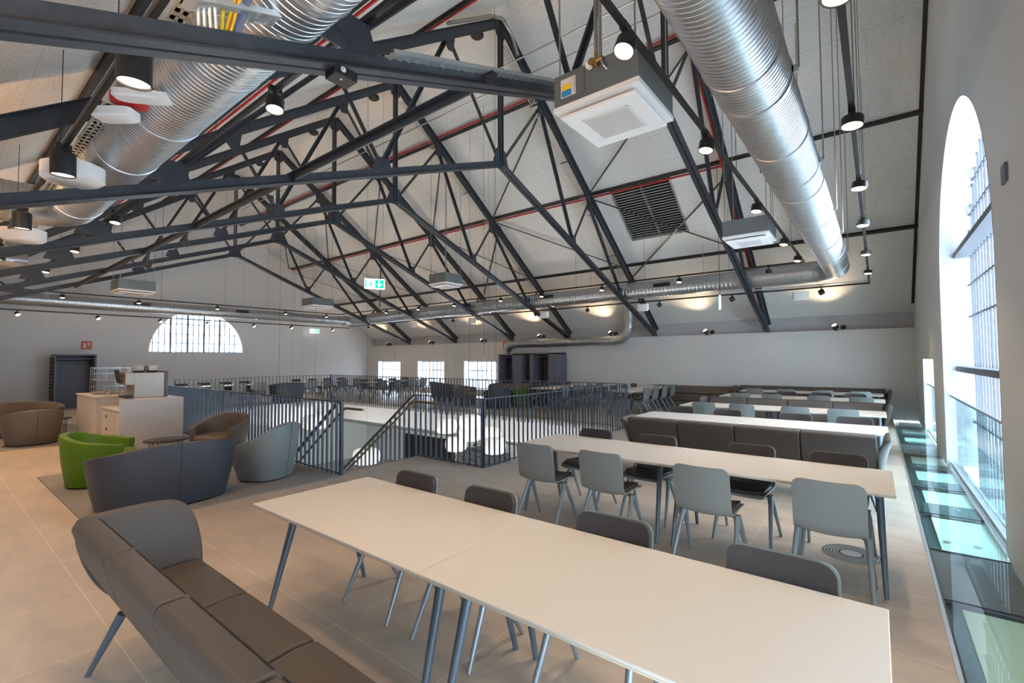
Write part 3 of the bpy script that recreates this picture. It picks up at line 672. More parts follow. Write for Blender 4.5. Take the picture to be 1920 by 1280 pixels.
# cable tray and devices beside the left duct
def holed_strip(name, p, q, w, par=None):
    m = MB(); p = V(*p); q = V(*q); d = (q-p); L = d.length; n = int(L/.09); d.normalize(); 
    sd = d.cross(Vector((0,0,1))).normalized()
    m.beam(p, q, .012, .03, (0,0,1), (w/2, .015)); m.beam(p, q, .012, .03, (0,0,1), (-w/2, .015))
    for k in range(5):
        m.beam(p, q, w*.12, .002, (0,0,1), (-w/2+w*(k+.5)/5+ (w*.0), 0))
    for k in range(n+1):
        c = p + d*(k*L/n); m.beam(c - sd*w/2, c + sd*w/2, .045, .002, (0,0,1))
    return m.build(name, 'tray', par)
tag(holed_strip('cable_tray', (-.9,.86,3.34), (-13,.86,3.34), .20), 'perforated grey cable tray running beside the large left duct', 'cable tray')
tag(holed_strip('cable_tray', (-2.30,1.74,3.36), (-2.30,3.62,4.07), .10), 'perforated steel strip lying on the lower chord of the nearest truss', 'cable tray')
tag(holed_strip('cable_tray', (-2.27,.67,3.02), (-2.27,1.26,3.24), .10), 'short perforated steel strip on the nearest truss chord below the cables', 'cable tray')
tag(holed_strip('cable_tray', (-.05,12.45,3.12), (-2.4,12.45,3.12), .12), 'perforated steel strip beside the duct elbow at the side wall', 'cable tray')
def cable(pts, r, col, label):
    m = MB(); P0 = [Vector(p) for p in pts]; pp = []
    for i in range(len(P0)-1):
        for t in range(6):
            u = t/6; a = P0[max(0,i-1)]; b_ = P0[i]; c_ = P0[i+1]; d_ = P0[min(len(P0)-1,i+2)]
            pp.append(.5*((2*b_)+(c_-a)*u+(2*a-5*b_+4*c_-d_)*u*u+(3*b_-a-3*c_+d_)*u**3))
    pp.append(P0[-1]); m.tube(pp, r, 7); return tag(m.build('cable', col, smooth=60), label, 'cable', 'cables on the left tray')
for k in range(4):
    cable([V(-1.75,.56+.012*k,3.34),V(-1.95,.60+.014*k,3.22),V(-2.15,.66+.02*k,3.10),V(-2.42,.76+.025*k,2.985)], .007, 'cablew', '%s of four white cables curving over the nearest truss' % ORD[k])
cable([V(-1.8,.60,3.30),V(-2.0,.66,3.20),V(-2.15,.76,3.14),V(-2.40,.84,3.0)], .009, 'cabley', 'yellow cable looping over the left tray above the nearest truss')
for k in range(3):
    cable([V(-1.9,.80+.008*k,3.33),V(-2.1,.815+.008*k,3.18),V(-2.42,.85+.01*k,3.0)], .008, 'cableo' if k == 1 else 'cabley', ['left yellow','middle orange','right yellow'][k]+' cable of the bundle dropping behind the nearest truss')
for k in range(3):
    cable([V(-1.85,.84+.008*k,3.36),V(-2.1,.86+.008*k,3.20),V(-2.42,.885+.01*k,3.0)], .008, 'cableb', '%s dark blue cable of the bundle beside the duct' % ORD[k])
def device(name, pos, rz, sx, sy, sz, mt, label, cat, r=.4):
    m = MB(); n = 28
    for s in (0,):
        rings = []
        for h, k in ((-sz/2,.82),(-sz/2*.6,1),(sz/2,1)):
            rings.append([(sx/2*k*(abs(cos(2*pi*i/n))**r)*(1 if cos(2*pi*i/n) >= 0 else -1), sy/2*k*(abs(sin(2*pi*i/n))**r)*(1 if sin(2*pi*i/n) >= 0 else -1), h) for i in range(n)])
        m.grid(rings, True); m.f += [tuple(range(n)), tuple(range(2*n,3*n))[::-1]]
    o = m.build(name, mt, None, smooth=40); o.location = V(*pos); o.rotation_euler[2] = rz
    return tag(o, label, cat)
device('motion_sensor', (-3.98,.77,3.15), radians(40), .30, .15, .07, 'plastic', 'white oval device under the left cable tray', 'device')
device('emergency_light', (-3.66,.84,3.19), radians(50), .36, .13, .05, 'plastic', 'white slim box lamp hanging off the tray beside the duct', 'lamp')
device('alarm_sounder', (-3.90,.83,3.24), radians(75), .24, .16, .06, 'red', 'red oval alarm sounder between two white devices', 'alarm')
device('loudspeaker', (-5.35,.77,3.09), radians(35), .46, .38, .17, 'plastic', 'large white rounded loudspeaker by the second cylinder spotlight', 'loudspeaker', .7)
device('loudspeaker', (-8.4,.77,3.08), radians(45), .46, .38, .17, 'plastic', 'white rounded loudspeaker at the left edge under the third cylinder spotlight', 'loudspeaker', .7)
device('fire_alarm', (-4.07,.75,3.33), 0, .12, .10, .12, 'plastic', 'small white box with a red spot behind the outer left track', 'device')
for i, (x, l) in enumerate(((-3.75,'third'),(-5.6,'second'))): pass
for i, x in enumerate((-1.35,-5.15,-8.5,-11.7,-15)):
    device('loudspeaker_box', (x,12.55,2.93), 0, .36, .16, .22, 'plastic', 'white box loudspeaker below the side-wall duct, %s from the near gable' % ORD[i], 'loudspeaker', .5)['group'] = 'box loudspeakers below the side-wall duct'
# pipes and hooks on the left
b = MB(); b.tube([V(-4.6,YL+.1,roofz(YL)+.85), V(-4.6,1.5,roofz(1.5)-.22)], .05, 12); tag(b.build('roof_pipe','pipe',smooth=40), 'zinc pipe following the left roof slope behind the track', 'pipe')
# ============================================================= SIGNS
def exit_sign(name, pos, w, h, facing, label, wires=True):
    root = empty(name, V(*pos), label, 'sign'); d = .02; root.rotation_euler[2] = facing
    MB().box((-w/2,-d,-h/2),(w/2,d,h/2)).build('panel','signwhite',root,bevel=.004)
    for s in (-1,):
        y = s*(d+.002)
        MB().box((.01,y-.001,-h*.40),(w*.44,y+.001,h*.40)).build('green_field','signgreen',root)
        MB().prism([(w*.09,0),(w*.20,-h*.3),(w*.23,-h*.3),(w*.36,0),(w*.29,h*.02),(w*.25,-h*.10),(w*.25,h*.34),(w*.18,h*.34),(w*.18,-h*.10),(w*.14,h*.02)], y-.004, y-.002, 'y').build('arrow','signwhite',root)
        MB().box((-w*.46,y-.001,-h*.4),(-w*.40,y+.001,h*.4)).build('door_symbol','signgreen',root)
        m = MB(); m.prism([(-w*.22,h*.20),(-w*.17,h*.30),(-w*.12,h*.20),(-w*.17,h*.12)], y-.003, y-.001, 'y')
        for p, q in (((-w*.17,h*.12),(-w*.2,-h*.1)),((-w*.2,-h*.1),(-w*.3,-h*.33)),((-w*.2,-h*.1),(-w*.10,-h*.33)),((-w*.18,h*.06),(-w*.30,h*.0)),((-w*.18,h*.06),(-w*.08,-h*.02))):
            m.beam((p[0],y-.002,p[1]),(q[0],y-.002,q[1]),.02,.002,(0,1,0))
        m.build('running_figure','signgreen',root)
    if wires:
        for s in (-1,1): MB().tube([(s*w*.4,0,h/2),(s*w*.4,0,(roofz(pos[1])-pos[2]-.05)*S)], .003, 5).build('hanger_wire','black',root)
    return root
exit_sign('exit_sign', (-8.25,5.86,3.09), .46, .24, radians(60), 'large lit green and white exit sign with a down arrow hanging in mid hall')
exit_sign('exit_sign', (-20.6,11.35,2.85), .50, .22, radians(90), 'small lit exit sign on the far gable wall right of the half-round window', False)
exit_sign('exit_sign', (-2.55,10.3,2.66), .42, .30, radians(-75), 'small white exit sign hanging below the duct near the nearest truss foot')
def red_sign(pos, rz, label):
    root = empty('fire_sign', V(*pos), label, 'sign', rz=rz)
    MB().box((-.15,-.01,-.15),(.15,.01,.15)).build('panel','signred',root)
    MB().box((-.09,-.014,-.10),(-.01,-.01,.08)).build('extinguisher_symbol','paper',root)
    MB().box((.03,-.014,-.02),(.09,-.01,.10)).build('flame_symbol','paper',root)
red_sign((-11.64,14.43,2.06), 0, 'small red and white fire extinguisher sign on the side wall')
red_sign((-20.86,3.46,2.04), radians(90), 'small red and white fire extinguisher sign on the far gable above the wardrobe')
# ============================================================= FURNITURE (metres)
def smooth_path(pts, k=5):
    P0 = [Vector(p) for p in pts]; pp = []
    for i in range(len(P0)-1):
        for t in range(k):
            u = t/k; a = P0[max(0,i-1)]; b_ = P0[i]; c_ = P0[i+1]; d_ = P0[min(len(P0)-1,i+2)]
            pp.append(.5*((2*b_)+(c_-a)*u+(2*a-5*b_+4*c_-d_)*u*u+(3*b_-a-3*c_+d_)*u**3))
    return pp + [P0[-1]]
def sheet(path, W, r0, r1, th, off=0, cup=.02, n=10):
    """curved sheet following (y,z) path; rounded corners at both ends; off shifts along the inner normal"""
    pts = smooth_path([(0, y, z) for y, z in path], 4)
    L = [0]
    for a, b_ in zip(pts[:-1], pts[1:]): L.append(L[-1]+(b_-a).length)
    T = L[-1]
    # extra rows near rounded ends
    samples = sorted(set([round(v,4) for v in L] + [round(r0*f,4) for f in (.04,.15,.35,.65)] + [round(T-r1*f,4) for f in (.04,.15,.35,.65)]))
    def at(s):
        for i in range(len(L)-1):
            if s <= L[i+1]+1e-6:
                u = (s-L[i])/max(1e-6, L[i+1]-L[i]); d = (pts[i+1]-pts[i]).normalized(); return pts[i].lerp(pts[i+1], u), d
        return pts[-1], (pts[-1]-pts[-2]).normalized()
    top = []; bot = []
    for s in samples:
        p, d = at(s); nrm = Vector((0, d.z, -d.y))
        w = W/2
        if s < r0: w = W/2 - r0 + sqrt(max(0, r0*r0-(r0-s)**2))
        if T-s < r1: w = W/2 - r1 + sqrt(max(0, r1*r1-(r1-(T-s))**2))
        ra = []; rb = []
        for k in range(n+1):
            t = -1+2*k/n; c = nrm*(cup*(t*t)*(w/(W/2))**2)
            q = p + Vector((t*w,0,0)) + c + nrm*off
            ra.append(q + nrm*th/2); rb.append(q - nrm*th/2)
        top.append(ra); bot.append(rb)
    m = MB(); rows = len(top)
    m.grid(top); m.grid(bot)
    base = rows*(n+1)
    for i in range(rows-1):
        m.f.append((i*(n+1), (i+1)*(n+1), base+(i+1)*(n+1), base+i*(n+1))); m.f.append((i*(n+1)+n, base+i*(n+1)+n, base+(i+1)*(n+1)+n, (i+1)*(n+1)+n))
    for k in range(n):
        m.f.append((k, base+k, base+k+1, k+1)); a = (rows-1)*(n+1); m.f.append((a+k, a+k+1, base+a+k+1, base+a+k))
    return m
CH = [(.235,.435),(.215,.455),(.10,.458),(-.05,.448),(-.14,.452),(-.185,.49),(-.205,.56),(-.225,.70),(-.248,.835)]
def make_chair():
    root = empty('side_chair', (0,0,0), 'x', 'chair', 'grey side chairs')
    sheet(CH, .43, .05, .06, .011, 0, .022).build('shell', 'shell', root, smooth=60)
    sheet([(.215,.456),(.10,.460),(-.02,.452),(-.10,.450)], .395, .05, .03, .022, .018, .02).build('seat_pad', 'pad', root, smooth=60)
    sheet([(-.185,.53),(-.20,.60),(-.222,.72),(-.243,.826)], .416, .03, .055, .018, -.0-.0+.016, .022).build('back_pad', 'pad', root, smooth=60)
    for s in (-1, 1):
        m = MB(); m.tube([(s*.10,.02,.425),(s*.17,.02,.43),(s*.205,.02,.415)], .02, 10, rs=[.014,.018,.022]); m.box((s*.02-.02 if s > 0 else -.04, -.0, .42),(s*.02+.02 if s < 0 else .04,.04,.44)) ; m.build('bracket','chairleg',root,smooth=50)
        for e in (-1, 1):
            m = MB(); m.tube([(s*.205,.02+e*.012,.425),(s*.215,.02+e*.045,.36),(s*.24,e*.235,.0)], .014, 10, rs=[.025,.021,.012]); m.build('leg','chairleg',root,smooth=50)
    return root
proto_chair = make_chair(); used = [False]
def chair(x, y, rz, label, group):
    if not used[0]:
        used[0] = True; proto_chair.location = (x,y,0); proto_chair.rotation_euler[2] = rz; proto_chair['label'] = label; proto_chair['group'] = group; return proto_chair
    return copy_tree(proto_chair, (x,y,0), rz, label, group)
PO4 = ['leftmost','second from left','third from left','rightmost']
def chairs(xs, y, rz, row, group):
    for i, x in enumerate(xs):
        xx, yy = (x, y) if not isinstance(y, (list, tuple)) else (x, y[i])
        chair(xx, yy, rz+random.uniform(-.03,.03), '%s grey chair, %s' % ((PO4 if len(xs) == 4 else ['leftmost','middle','rightmost'])[i], row), group)
chairs([-2.72,-2.0,-1.13,-.36], 2.10, pi, 'far side of nearest long table', 'chairs at the nearest table')
chairs([-2.72,-2.01,-1.11,-.29], [4.03,4.06,4.02,4.08], 0, 'near side of second long table', 'chairs at the second table')
chairs([-2.68,-1.93,-1.0,-.30], 4.83, pi, 'far side of second long table', 'chairs at the second table')
chairs([-2.70,-1.95,-1.0,-.28], 8.0, pi, 'far side of third long table', 'chairs at the third table')
chairs([-2.66,-1.99,-1.14,-.46], 9.58, 0, 'near side of fourth long table', 'chairs at the fourth table')
chairs([-2.65,-1.96,-1.05,-.28], 12.60, 0, 'near side of fifth long table', 'chairs at the fifth table')
chairs([-1.81,-1.09,-.42], 13.25, pi, 'far side of fifth long table', 'chairs at the fifth table')
chairs([-2.72,-1.96,-1.10,-.34], 14.66, 0, 'near side of sixth long table', 'chairs at the sixth table')
# tables
def make_table():
    root = empty('table_module', (0,0,0), 'x', 'table', 'white long table modules')
    w, d = .8155, .44
    MB().prism([(-w,-d),(w,-d),(w,d),(-w,d)], .728, .74, 'z').build('tabletop','top',root,bevel=.002,seg=1)
    MB().prism([(-w+.002,-d+.002),(w-.002,-d+.002),(w-.002,d-.002),(-w+.002,d-.002)], .716, .728, 'z').build('edge_band','edge',root,bevel=.004,seg=1)
    m = MB(); m.beam((-w+.10,-.12,.700),(w-.10,-.12,.700),.03,.03); m.beam((-w+.10,.12,.700),(w-.10,.12,.700),.03,.03); m.beam((-w+.10,-d+.09,.70),(-w+.10,d-.09,.70),.03,.03); m.beam((w-.10,-d+.09,.70),(w-.10,d-.09,.70),.03,.03)
    m.build('under_frame','leg',root)
    for sx in (-1,1):
        for sy in (-1,1):
            MB().tube([(sx*(w-.095),sy*.17,.716),(sx*(w-.092),sy*.185,.66),(sx*(w-.07),sy*.365,.0)], .02, 14, rs=[.028,.027,.015]).build('leg','leg',root,smooth=50)
    return root
proto_table = make_table(); tused = [False]
def table(x, y, rz, label):
    if not tused[0]:
        tused[0] = True; proto_table.location = (x,y,0); proto_table.rotation_euler[2] = rz; proto_table['label'] = label; return proto_table
    return copy_tree(proto_table, (x,y,0), rz, label)
for i, (yc, xr) in enumerate(((1.82,.01),(4.56,.08),(7.70,.09),(9.93,.10),(12.9,.12),(15.05,.11))):
    l = ['nearest','second','third','fourth','fifth','sixth and farthest'][i]
    table(xr-.8165, yc, 0, 'right module of the %s long white table counted from the camera' % l)
    table(xr-.8165-1.635, yc, 0, 'left module of the %s long white table counted from the camera' % l)
table(-5.88, 13.25, pi/2, 'near module of the white table running towards the side wall, right of the railing')
table(-5.88, 14.89, pi/2, 'far module of the white table running towards the side wall, right of the railing')
for i, y in enumerate((12.9,13.6,14.35,15.1)):
    chair(-5.42, y, pi/2, 'grey chair, right side, %s along the table right of the railing' % ORD[i], 'chairs at the table right of the railing')
    chair(-6.36, y, -pi/2, 'grey chair, left side, %s along the table right of the railing' % ORD[i], 'chairs at the table right of the railing')
table(-8.45, 13.1, pi/2, 'near module of the white table behind the right part of the far railing')
table(-8.45, 14.73, pi/2, 'far module of the white table behind the right part of the far railing')
for i, y in enumerate((12.7,13.4,14.2,15.0)):
    chair(-7.98, y, pi/2, 'dark chair, right side, %s along the table behind the far railing' % ORD[i], 'chairs at the table behind the far railing')
    chair(-8.92, y, -pi/2, 'dark chair, left side, %s along the table behind the far railing' % ORD[i], 'chairs at the table behind the far railing')
# upholstered benches
BK = [(.30,.42),(.215,.60),(.150,.77),(.118,.818),(.10,.826),(.025,.826),(.004,.810),(.0,.785),(.055,.60),(.14,.43),(.22,.29),(.30,.28)]
ST = [(.22,.29),(.54,.31),(.60,.35),(.625,.40),(.60,.445),(.50,.452),(.26,.43)]
def sofa(x0, y, n, w, rz, label, m='sofa', wings=(True,True), legs=True):
    """bench: local +x along its length, back outer face at y=0, seat towards +y"""
    root = empty('upholstered_bench', (x0,y,0), label, 'bench', 'taupe upholstered benches', rz)
    for i in range(n):
        a, b_ = i*w+.006, (i+1)*w-.006
        o = MB().prism(BK, a, b_, 'x').build('backrest', m, root, smooth=35, bevel=.012, seg=3)
        pts = [(.155,.798),(.205,.64),(.27,.49)]
        p = MB(); p.tube([(a+.02,.113,.822),(b_-.02,.113,.822)], .0035, 6); p.build('piping','seam',o)
        MB().prism(ST, a, b_, 'x').build('seat_cushion', m, root, smooth=35, bevel=.022, seg=3)
    for s, on in ((0,wings[0]),(1,wings[1])):
        if not on: continue
        # curved end wing, leaning outwards
        rows = []
        prof = [(.10,.82),(.02,.80),(.0,.70),(.10,.45),(.20,.29)]
        base = 0 if s == 0 else n*w; sg = -1 if s == 0 else 1
        yy = [.02,.07,.14,.24,.36,.47,.55,.60,.625]; zt = [.80,.822,.825,.828,.83,.825,.79,.70,.52]; zbl = [.68,.52,.39,.30,.29,.29,.31,.33,.36]
        ringlist = []
        for y_, z_, zb in zip(yy, zt, zbl):
            f = max(0, (z_-.30)/.52)
            lean = .09*f**1.3
            t = .05
            ring = [(base+sg*(-.015), y_, zb), (base+sg*(.02), y_, zb), (base+sg*(.03+lean*.55), y_, zb+(z_-zb)*.5), (base+sg*(.05+lean), y_, z_-.03), (base+sg*(.03+lean), y_, z_), (base+sg*(lean-.01), y_, z_), (base+sg*(lean-.03), y_, z_-.03), (base+sg*(-.02+lean*.35), y_, zb+(z_-zb)*.45)]
            ringlist.append(ring)
        g = MB(); g.grid(ringlist, True); nn = 8; g.f.append(tuple(range(nn))); g.f.append(tuple((len(ringlist)-1)*nn+k for k in range(nn)))
        o = g.build('end_wing', m, root, smooth=60); sub = o.modifiers.new('sub','SUBSURF'); sub.levels = 2; sub.render_levels = 2
    L = n*w
    for x, dx in ((.12,-.10),(L-.12,.10)):
        for y_, dy in ((.20,-.12),(.50,.06)):
            MB().tube([(x,y_,.31),(x+dx,y_+dy,0)], .02, 12, rs=[.024,.013]).build('leg','leg',root,smooth=50)
    if n > 3:
        for y_, dy in ((.20,-.12),(.50,.06)): MB().tube([(L/2,y_,.31),(L/2,y_+dy,0)], .02, 12, rs=[.024,.013]).build('leg','leg',root,smooth=50)
    MB().box((.10,.28,.265),(L-.10,.50,.295)).build('frame','leg',root)
    return root
sofa(-3.385, .52, 4, .69, 0, 'taupe upholstered bench in the lower left foreground beside the nearest table')
sofa(-2.90, 6.40, 4, .72, 0, 'taupe bench with its back to the camera behind the second long table')
sofa(.06, 11.12, 4, .76, pi, 'blue-grey bench facing the camera behind the fourth long table')
sofa(.16, 16.16, 5, .72, pi, 'farthest taupe bench against the side wall behind the sixth table')
# barrel seats
def barrel(x, y, rz, wx, wy, mt, label, cat='armchair', hb=.72, ha=.56, name='tub_armchair', seam=True, open_a=128, taper=.80):
    """wx width (local x), wy depth (local y); opening towards +y, back at -y"""
    root = empty(name, (x,y,0), label, cat, 'round upholstered seats', rz)
    a, b_ = wx/2, wy/2; th = .075
    def sp(ang, ra, rb):         # superellipse, ang 0 = back (-y)
        c, s = cos(ang), sin(ang); e = 2/2.6
        return (ra*abs(s)**e*(1 if s >= 0 else -1), -rb*abs(c)**e*(1 if c >= 0 else -1))
    A = radians(open_a); n = 44; rings = []
    for k in range(n+1):
        t = -A + 2*A*k/n; f = (cos(t*180/open_a)+1)/2; h = ha + (hb-ha)*f**.8
        ring = []
        for rr, z_ in ((taper-.03,.03),(taper,.05),(taper+(1-taper)*.62,h*.5),(1.0,h-.03),(.985,h)):
            p = sp(t, a*rr, b_*rr); ring.append((p[0],p[1],z_))
        for rr, z_ in ((.985,h),(.96,h-.03),(.90,h*.66),(.86,.34),(.80,.30)):
            p = sp(t, a*rr-th*1.0, b_*rr-th*1.0); ring.append((p[0],p[1],z_))
        rings.append(ring)
    nn = len(rings[0]); g = MB(); g.grid(rings, True); g.f.append(tuple(range(nn))); g.f.append(tuple(n*nn+k for k in range(nn)))
    g.build('backrest_shell', mt, root, smooth=50, bevel=.012, seg=2)
    m = MB(); m.grid([[(*sp(2*pi*k/48, a*rr-.0, b_*rr-.0), z_) for k in range(48)] for rr, z_ in ((taper-.06,.03),(taper-.02,.06),(taper+.02,.28))], True); m.f += [tuple(range(48)), tuple(96+k for k in range(48))]
    m.build('base', mt, root, smooth=50)
    m = MB(); m.grid([[(*sp(2*pi*k/48, a*rr, b_*rr+(.0)), z_) for k in range(48)] for rr, z_ in ((taper-.02,.27),(taper+.02,.30),(taper+.02,.40),(taper-.01,.43),(taper-.12,.44))], True); m.f += [tuple(range(48)), tuple(192+k for k in range(48))]
    m.build('seat_cushion', mt, root, smooth=60)
    if seam:
        m = MB(); t = 0.0; pts = []
        for rr, z_ in ((taper,.05),(taper+(1-taper)*.62,hb*.5),(1.0,hb-.03),(.985,hb)):
            p = sp(t, a*rr+.001, b_*rr+.001); pts.append((p[0],p[1],z_))
        m.tube(pts, .003, 6); m.build('back_seam','seam',root)
    m = MB(); m.lathe([(min(a,b_)*.6,0),(min(a,b_)*.6,.03)], n=24); m.build('foot_plate','black',root)
    return root
LN = 'tub_armchair'
barrel(-6.66, 1.84, radians(94), 1.46, .86, 'slate', 'slate-blue two-seat tub sofa with its back to the camera on the rug', 'sofa', .74, .60, 'tub_sofa', taper=.86)
barrel(-8.45, 1.60, radians(-22), .88, .86, 'green', 'bright green tub armchair at the left end of the rug', taper=.84)
barrel(-6.92, 3.10, radians(118), .84, .82, 'pale', 'pale grey-blue tub armchair beside the stair railing', hb=.80, ha=.50, taper=.78)
barrel(-8.85, 3.20, radians(-145), .84, .80, 'brown', 'brown tub armchair facing the camera in front of the railing', hb=.76)
barrel(-13.5, 1.45, radians(95), .92, .84, 'brown', 'dark taupe tub armchair seen from behind at the left edge')
barrel(-15.3, 1.25, radians(-80), 1.9, .90, 'brown', 'dark brown tub sofa at the far left facing the camera', 'sofa', .76, .62, 'tub_sofa')
# beyond the void
barrel(-13.9, 13.25, radians(-25), 2.6, .85, 'slate', 'long dark tub sofa behind the far railing under the middle low window', 'sofa', .78, .70, 'tub_sofa')
barrel(-12.0, 12.5, radians(-60), 1.5, .85, 'brown', 'dark brown tub sofa facing the camera behind the middle of the far railing', 'sofa', .72, .62, 'tub_sofa')
barrel(-12.0, 14.4, radians(-140), .85, .80, 'brown', 'brown tub armchair below the rightmost low window', hb=.72)
barrel(-10.35, 12.35, radians(150-90), .95, .85, 'slate', 'slate tub armchair with its back to the camera, left of the far green armchair', hb=.72)
barrel(-10.9, 14.2, radians(-150), 1.5, .8, 'brown', 'tan-topped tub sofa in front of the wardrobes', 'sofa', .74, .64, 'tub_sofa')
barrel(-9.95, 13.2, radians(70), .85, .80, 'green', 'green tub armchair behind the far railing near the wardrobes', hb=.72)
barrel(-9.65, 14.0, radians(70), .85, .80, 'slate', 'slate tub armchair just right of the far green one', hb=.72)
m = MB(); m.box((-13.3,11.9,0),(-9.3,15.2,.014)); tag(m.build('rug','rug'), 'grey rug under the seats behind the far railing', 'rug')
m = MB(); m.box((-9.6,1.10,0),(-6.12,3.80,.016)); tag(m.build('rug','rug'), 'grey woollen rug under the tub seats in front of the coffee counter', 'rug')
m = MB(); m.box((-17.0,.3,0),(-13.0,2.6,.014)); tag(m.build('rug','rug'), 'dark rug under the seats at the left edge', 'rug')
def round_table(x, y, r, h, label, col='black'):
    root = empty('coffee_table', (x,y,.016), label, 'table', 'small round tables')
    MB().lathe([(r-.01,h-.02),(r,h-.015),(r,h-.003),(r-.005,h)], n=36).build('tabletop',col,root,smooth=40)
    for k in range(4):
        a = pi/4+k*pi/2; c = (cos(a)*r*.72, sin(a)*r*.72); tx, ty = -sin(a), cos(a)
        m = MB()
        m.tube([(c[0]-tx*.07,c[1]-ty*.07,h-.02),(c[0],c[1],.0),(c[0]+tx*.07,c[1]+ty*.07,h-.02)], .005, 6)
        m.tube([(c[0]+tx*.0,c[1]+ty*.0,h-.02),(c[0]+tx*.05,c[1]+ty*.05,.0)], .005, 6)
        m.build('wire_leg',col,root)
round_table(-9.08, 2.5, .30, .40, 'small black round wire-leg table in front of the coffee counter')
round_table(-14.25, 1.88, .28, .42, 'small black round wire-leg table between the seats at the left edge')
# tables and seats beyond the left end of the void (rear left of the hall)
for i, (x, y, rz) in enumerate(((-19.6,6.2,pi/2),(-19.6,7.85,pi/2),(-19.7,10.6,pi/2),(-19.7,12.25,pi/2),(-17.0,13.9,pi/2),(-16.9,12.3,pi/2))):
    table(x, y, rz, ['first','second','third','fourth','fifth','sixth'][i]+' white table module from the left behind the far end of the void')
k = 0
for x, y0 in ((-19.6,6.4),(-19.7,10.8),(-16.95,12.4)):
    for y in (y0-.4,y0+.35,y0+1.1,y0+1.8):
        for sx, rz in ((.47,pi/2),(-.47,-pi/2)):
            k += 1
            chair(x+sx, y, rz, '%s distant chair on the %s side, %s table row behind the void' % (ORD[[y0-.4,y0+.35,y0+1.1,y0+1.8].index(y)], 'near' if sx > 0 else 'far', {-19.6:'left',-19.7:'middle',-16.95:'right'}[x]), 'distant chairs behind the void')
barrel(-18.75, 9.2, radians(90), 1.4, .8, 'slate', 'blue-grey tub sofa behind the left end of the far railing', 'sofa', .8, .7, 'tub_sofa')
barrel(-19.0, 5.0, radians(90), 1.3, .8, 'green', 'dark green tub sofa at the left behind the end railing', 'sofa', .7, .6, 'tub_sofa')
# ------------------------------------------------------------- coffee counter
root = empty('coffee_counter', (-12.6,2.8,0), 'white service counter with a lower shelf cut-out, carrying the coffee machine', 'counter')
def cb(name, a, b_, mt, bevel=.004, par=None):
    m = MB(); m.box((a[0]+12.6,a[1]-2.8,a[2]),(b_[0]+12.6,b_[1]-2.8,b_[2])); return m.build(name, mt, par or root, bevel=bevel, seg=1)
cb('front_panel', (-11.22,2.34,0), (-11.17,3.36,.95), 'cabinet')
cb('cabinet_body', (-14.45,2.26,.02), (-12.62,3.30,.92), 'cabinet')
cb('countertop', (-14.5,2.24,.92), (-12.60,3.34,.95), 'cabinet')
lo = cb('low_cabinet', (-12.62,2.36,.02), (-11.22,3.30,.72), 'cabinet')
cb('low_countertop', (-12.62,2.34,.72), (-11.22,3.0,.75), 'cabinet')
cb('machine_shelf', (-12.62,2.62,.75), (-11.22,3.34,.95), 'cabinet')
for x in (-12.55,-12.05): cb('door', (x,2.345,.06), (x+.46,2.362,.68), 'cabinet')
cb('handle', (-12.14,2.33,.30), (-12.12,2.347,.36), 'black'); cb('handle', (-12.14,2.33,.55), (-12.12,2.347,.61), 'black')
root = empty('coffee_machine', (-11.75,2.85,.95), 'steel-sided coffee machine with bean hoppers on the white counter', 'coffee machine')
MB().box((-.30,-.22,.0),(.22,.28,.50)).build('body','coffee',root,bevel=.012)
MB().box((-.28,-.36,.26),(.22,-.20,.50)).build('brew_head','coffee',root,bevel=.012)
MB().box((-.30,.285,.0),(.22,.34,.52)).build('rear_panel','closet',root,bevel=.006)
MB().box((-.26,-.36,.0),(.18,-.22,.04)).build('drip_tray','black',root,bevel=.004)
MB().tube([(-.02,-.28,.26),(-.02,-.28,.20)], .025, 12).build('spout','coffee',root)
MB().beam((-.05,-.39,.30),(-.05,-.44,.56),.34,.02,(0,1,0)).build('screen','black',root)
for i, (yy, l) in enumerate(((-.10,'left'),(.12,'right'))):
    o = MB().lathe([(.09,.52),(.10,.54),(.105,.64),(.10,.64),(.095,.54)], c=(-.02,yy,0), n=24).build('bean_hopper','clear',root,smooth=50)
    MB().lathe([(.09,.50),(.105,.52),(.10,.535)], c=(-.02,yy,0), n=24).build('hopper_base','black',o)
MB().box((-.12,.0,.52),(.06,.02,.63)).build('grinder_box','closet',root)
root = empty('cup_rack', (-13.75,2.72,.95), 'wire rack with wooden shelves on the white counter left of the coffee machine', 'rack', None, pi/2); root.scale = (.95,1,1.2)
m = MB()
for z_ in (.02,.14,.26,.38,.48):
    for y_ in (-.18,.18): m.beam((-.35,y_,z_),(.35,y_,z_),.006,.006)
    for x_ in (-.35,-.12,.12,.35): m.beam((x_,-.18,z_),(x_,.18,z_),.006,.006)
for x_ in (-.35,-.12,.12,.35):
    for y_ in (-.18,0,.18): m.beam((x_,y_,0),(x_,y_,.50),.006,.006)
m.build('wire_frame','alu',root)
for z_ in (.03,.27): MB().box((-.34,-.17,z_),(.34,.17,z_+.012)).build('shelf','wood',root)
for i, (x, y) in enumerate(((-12.95,2.55),(-13.05,2.72),(-12.85,2.75),(-13.2,2.5))):
    tag(MB().lathe([(.028,.95),(.034,1.05),(.032,1.05),(.027,.957)], c=(x,y,0), n=18).build('glass','clear',smooth=50), 'clear drinking glass on the counter, %s from the coffee machine' % ORD[i], 'glass', 'glasses on the counter')
tag(MB().lathe([(.05,.95),(.12,1.0),(.14,1.06),(.13,1.06),(.11,1.0)], c=(-12.9,2.95,0), n=24).build('glass_bowl','clear',smooth=50), 'clear bowl on the counter beside the coffee machine', 'bowl')
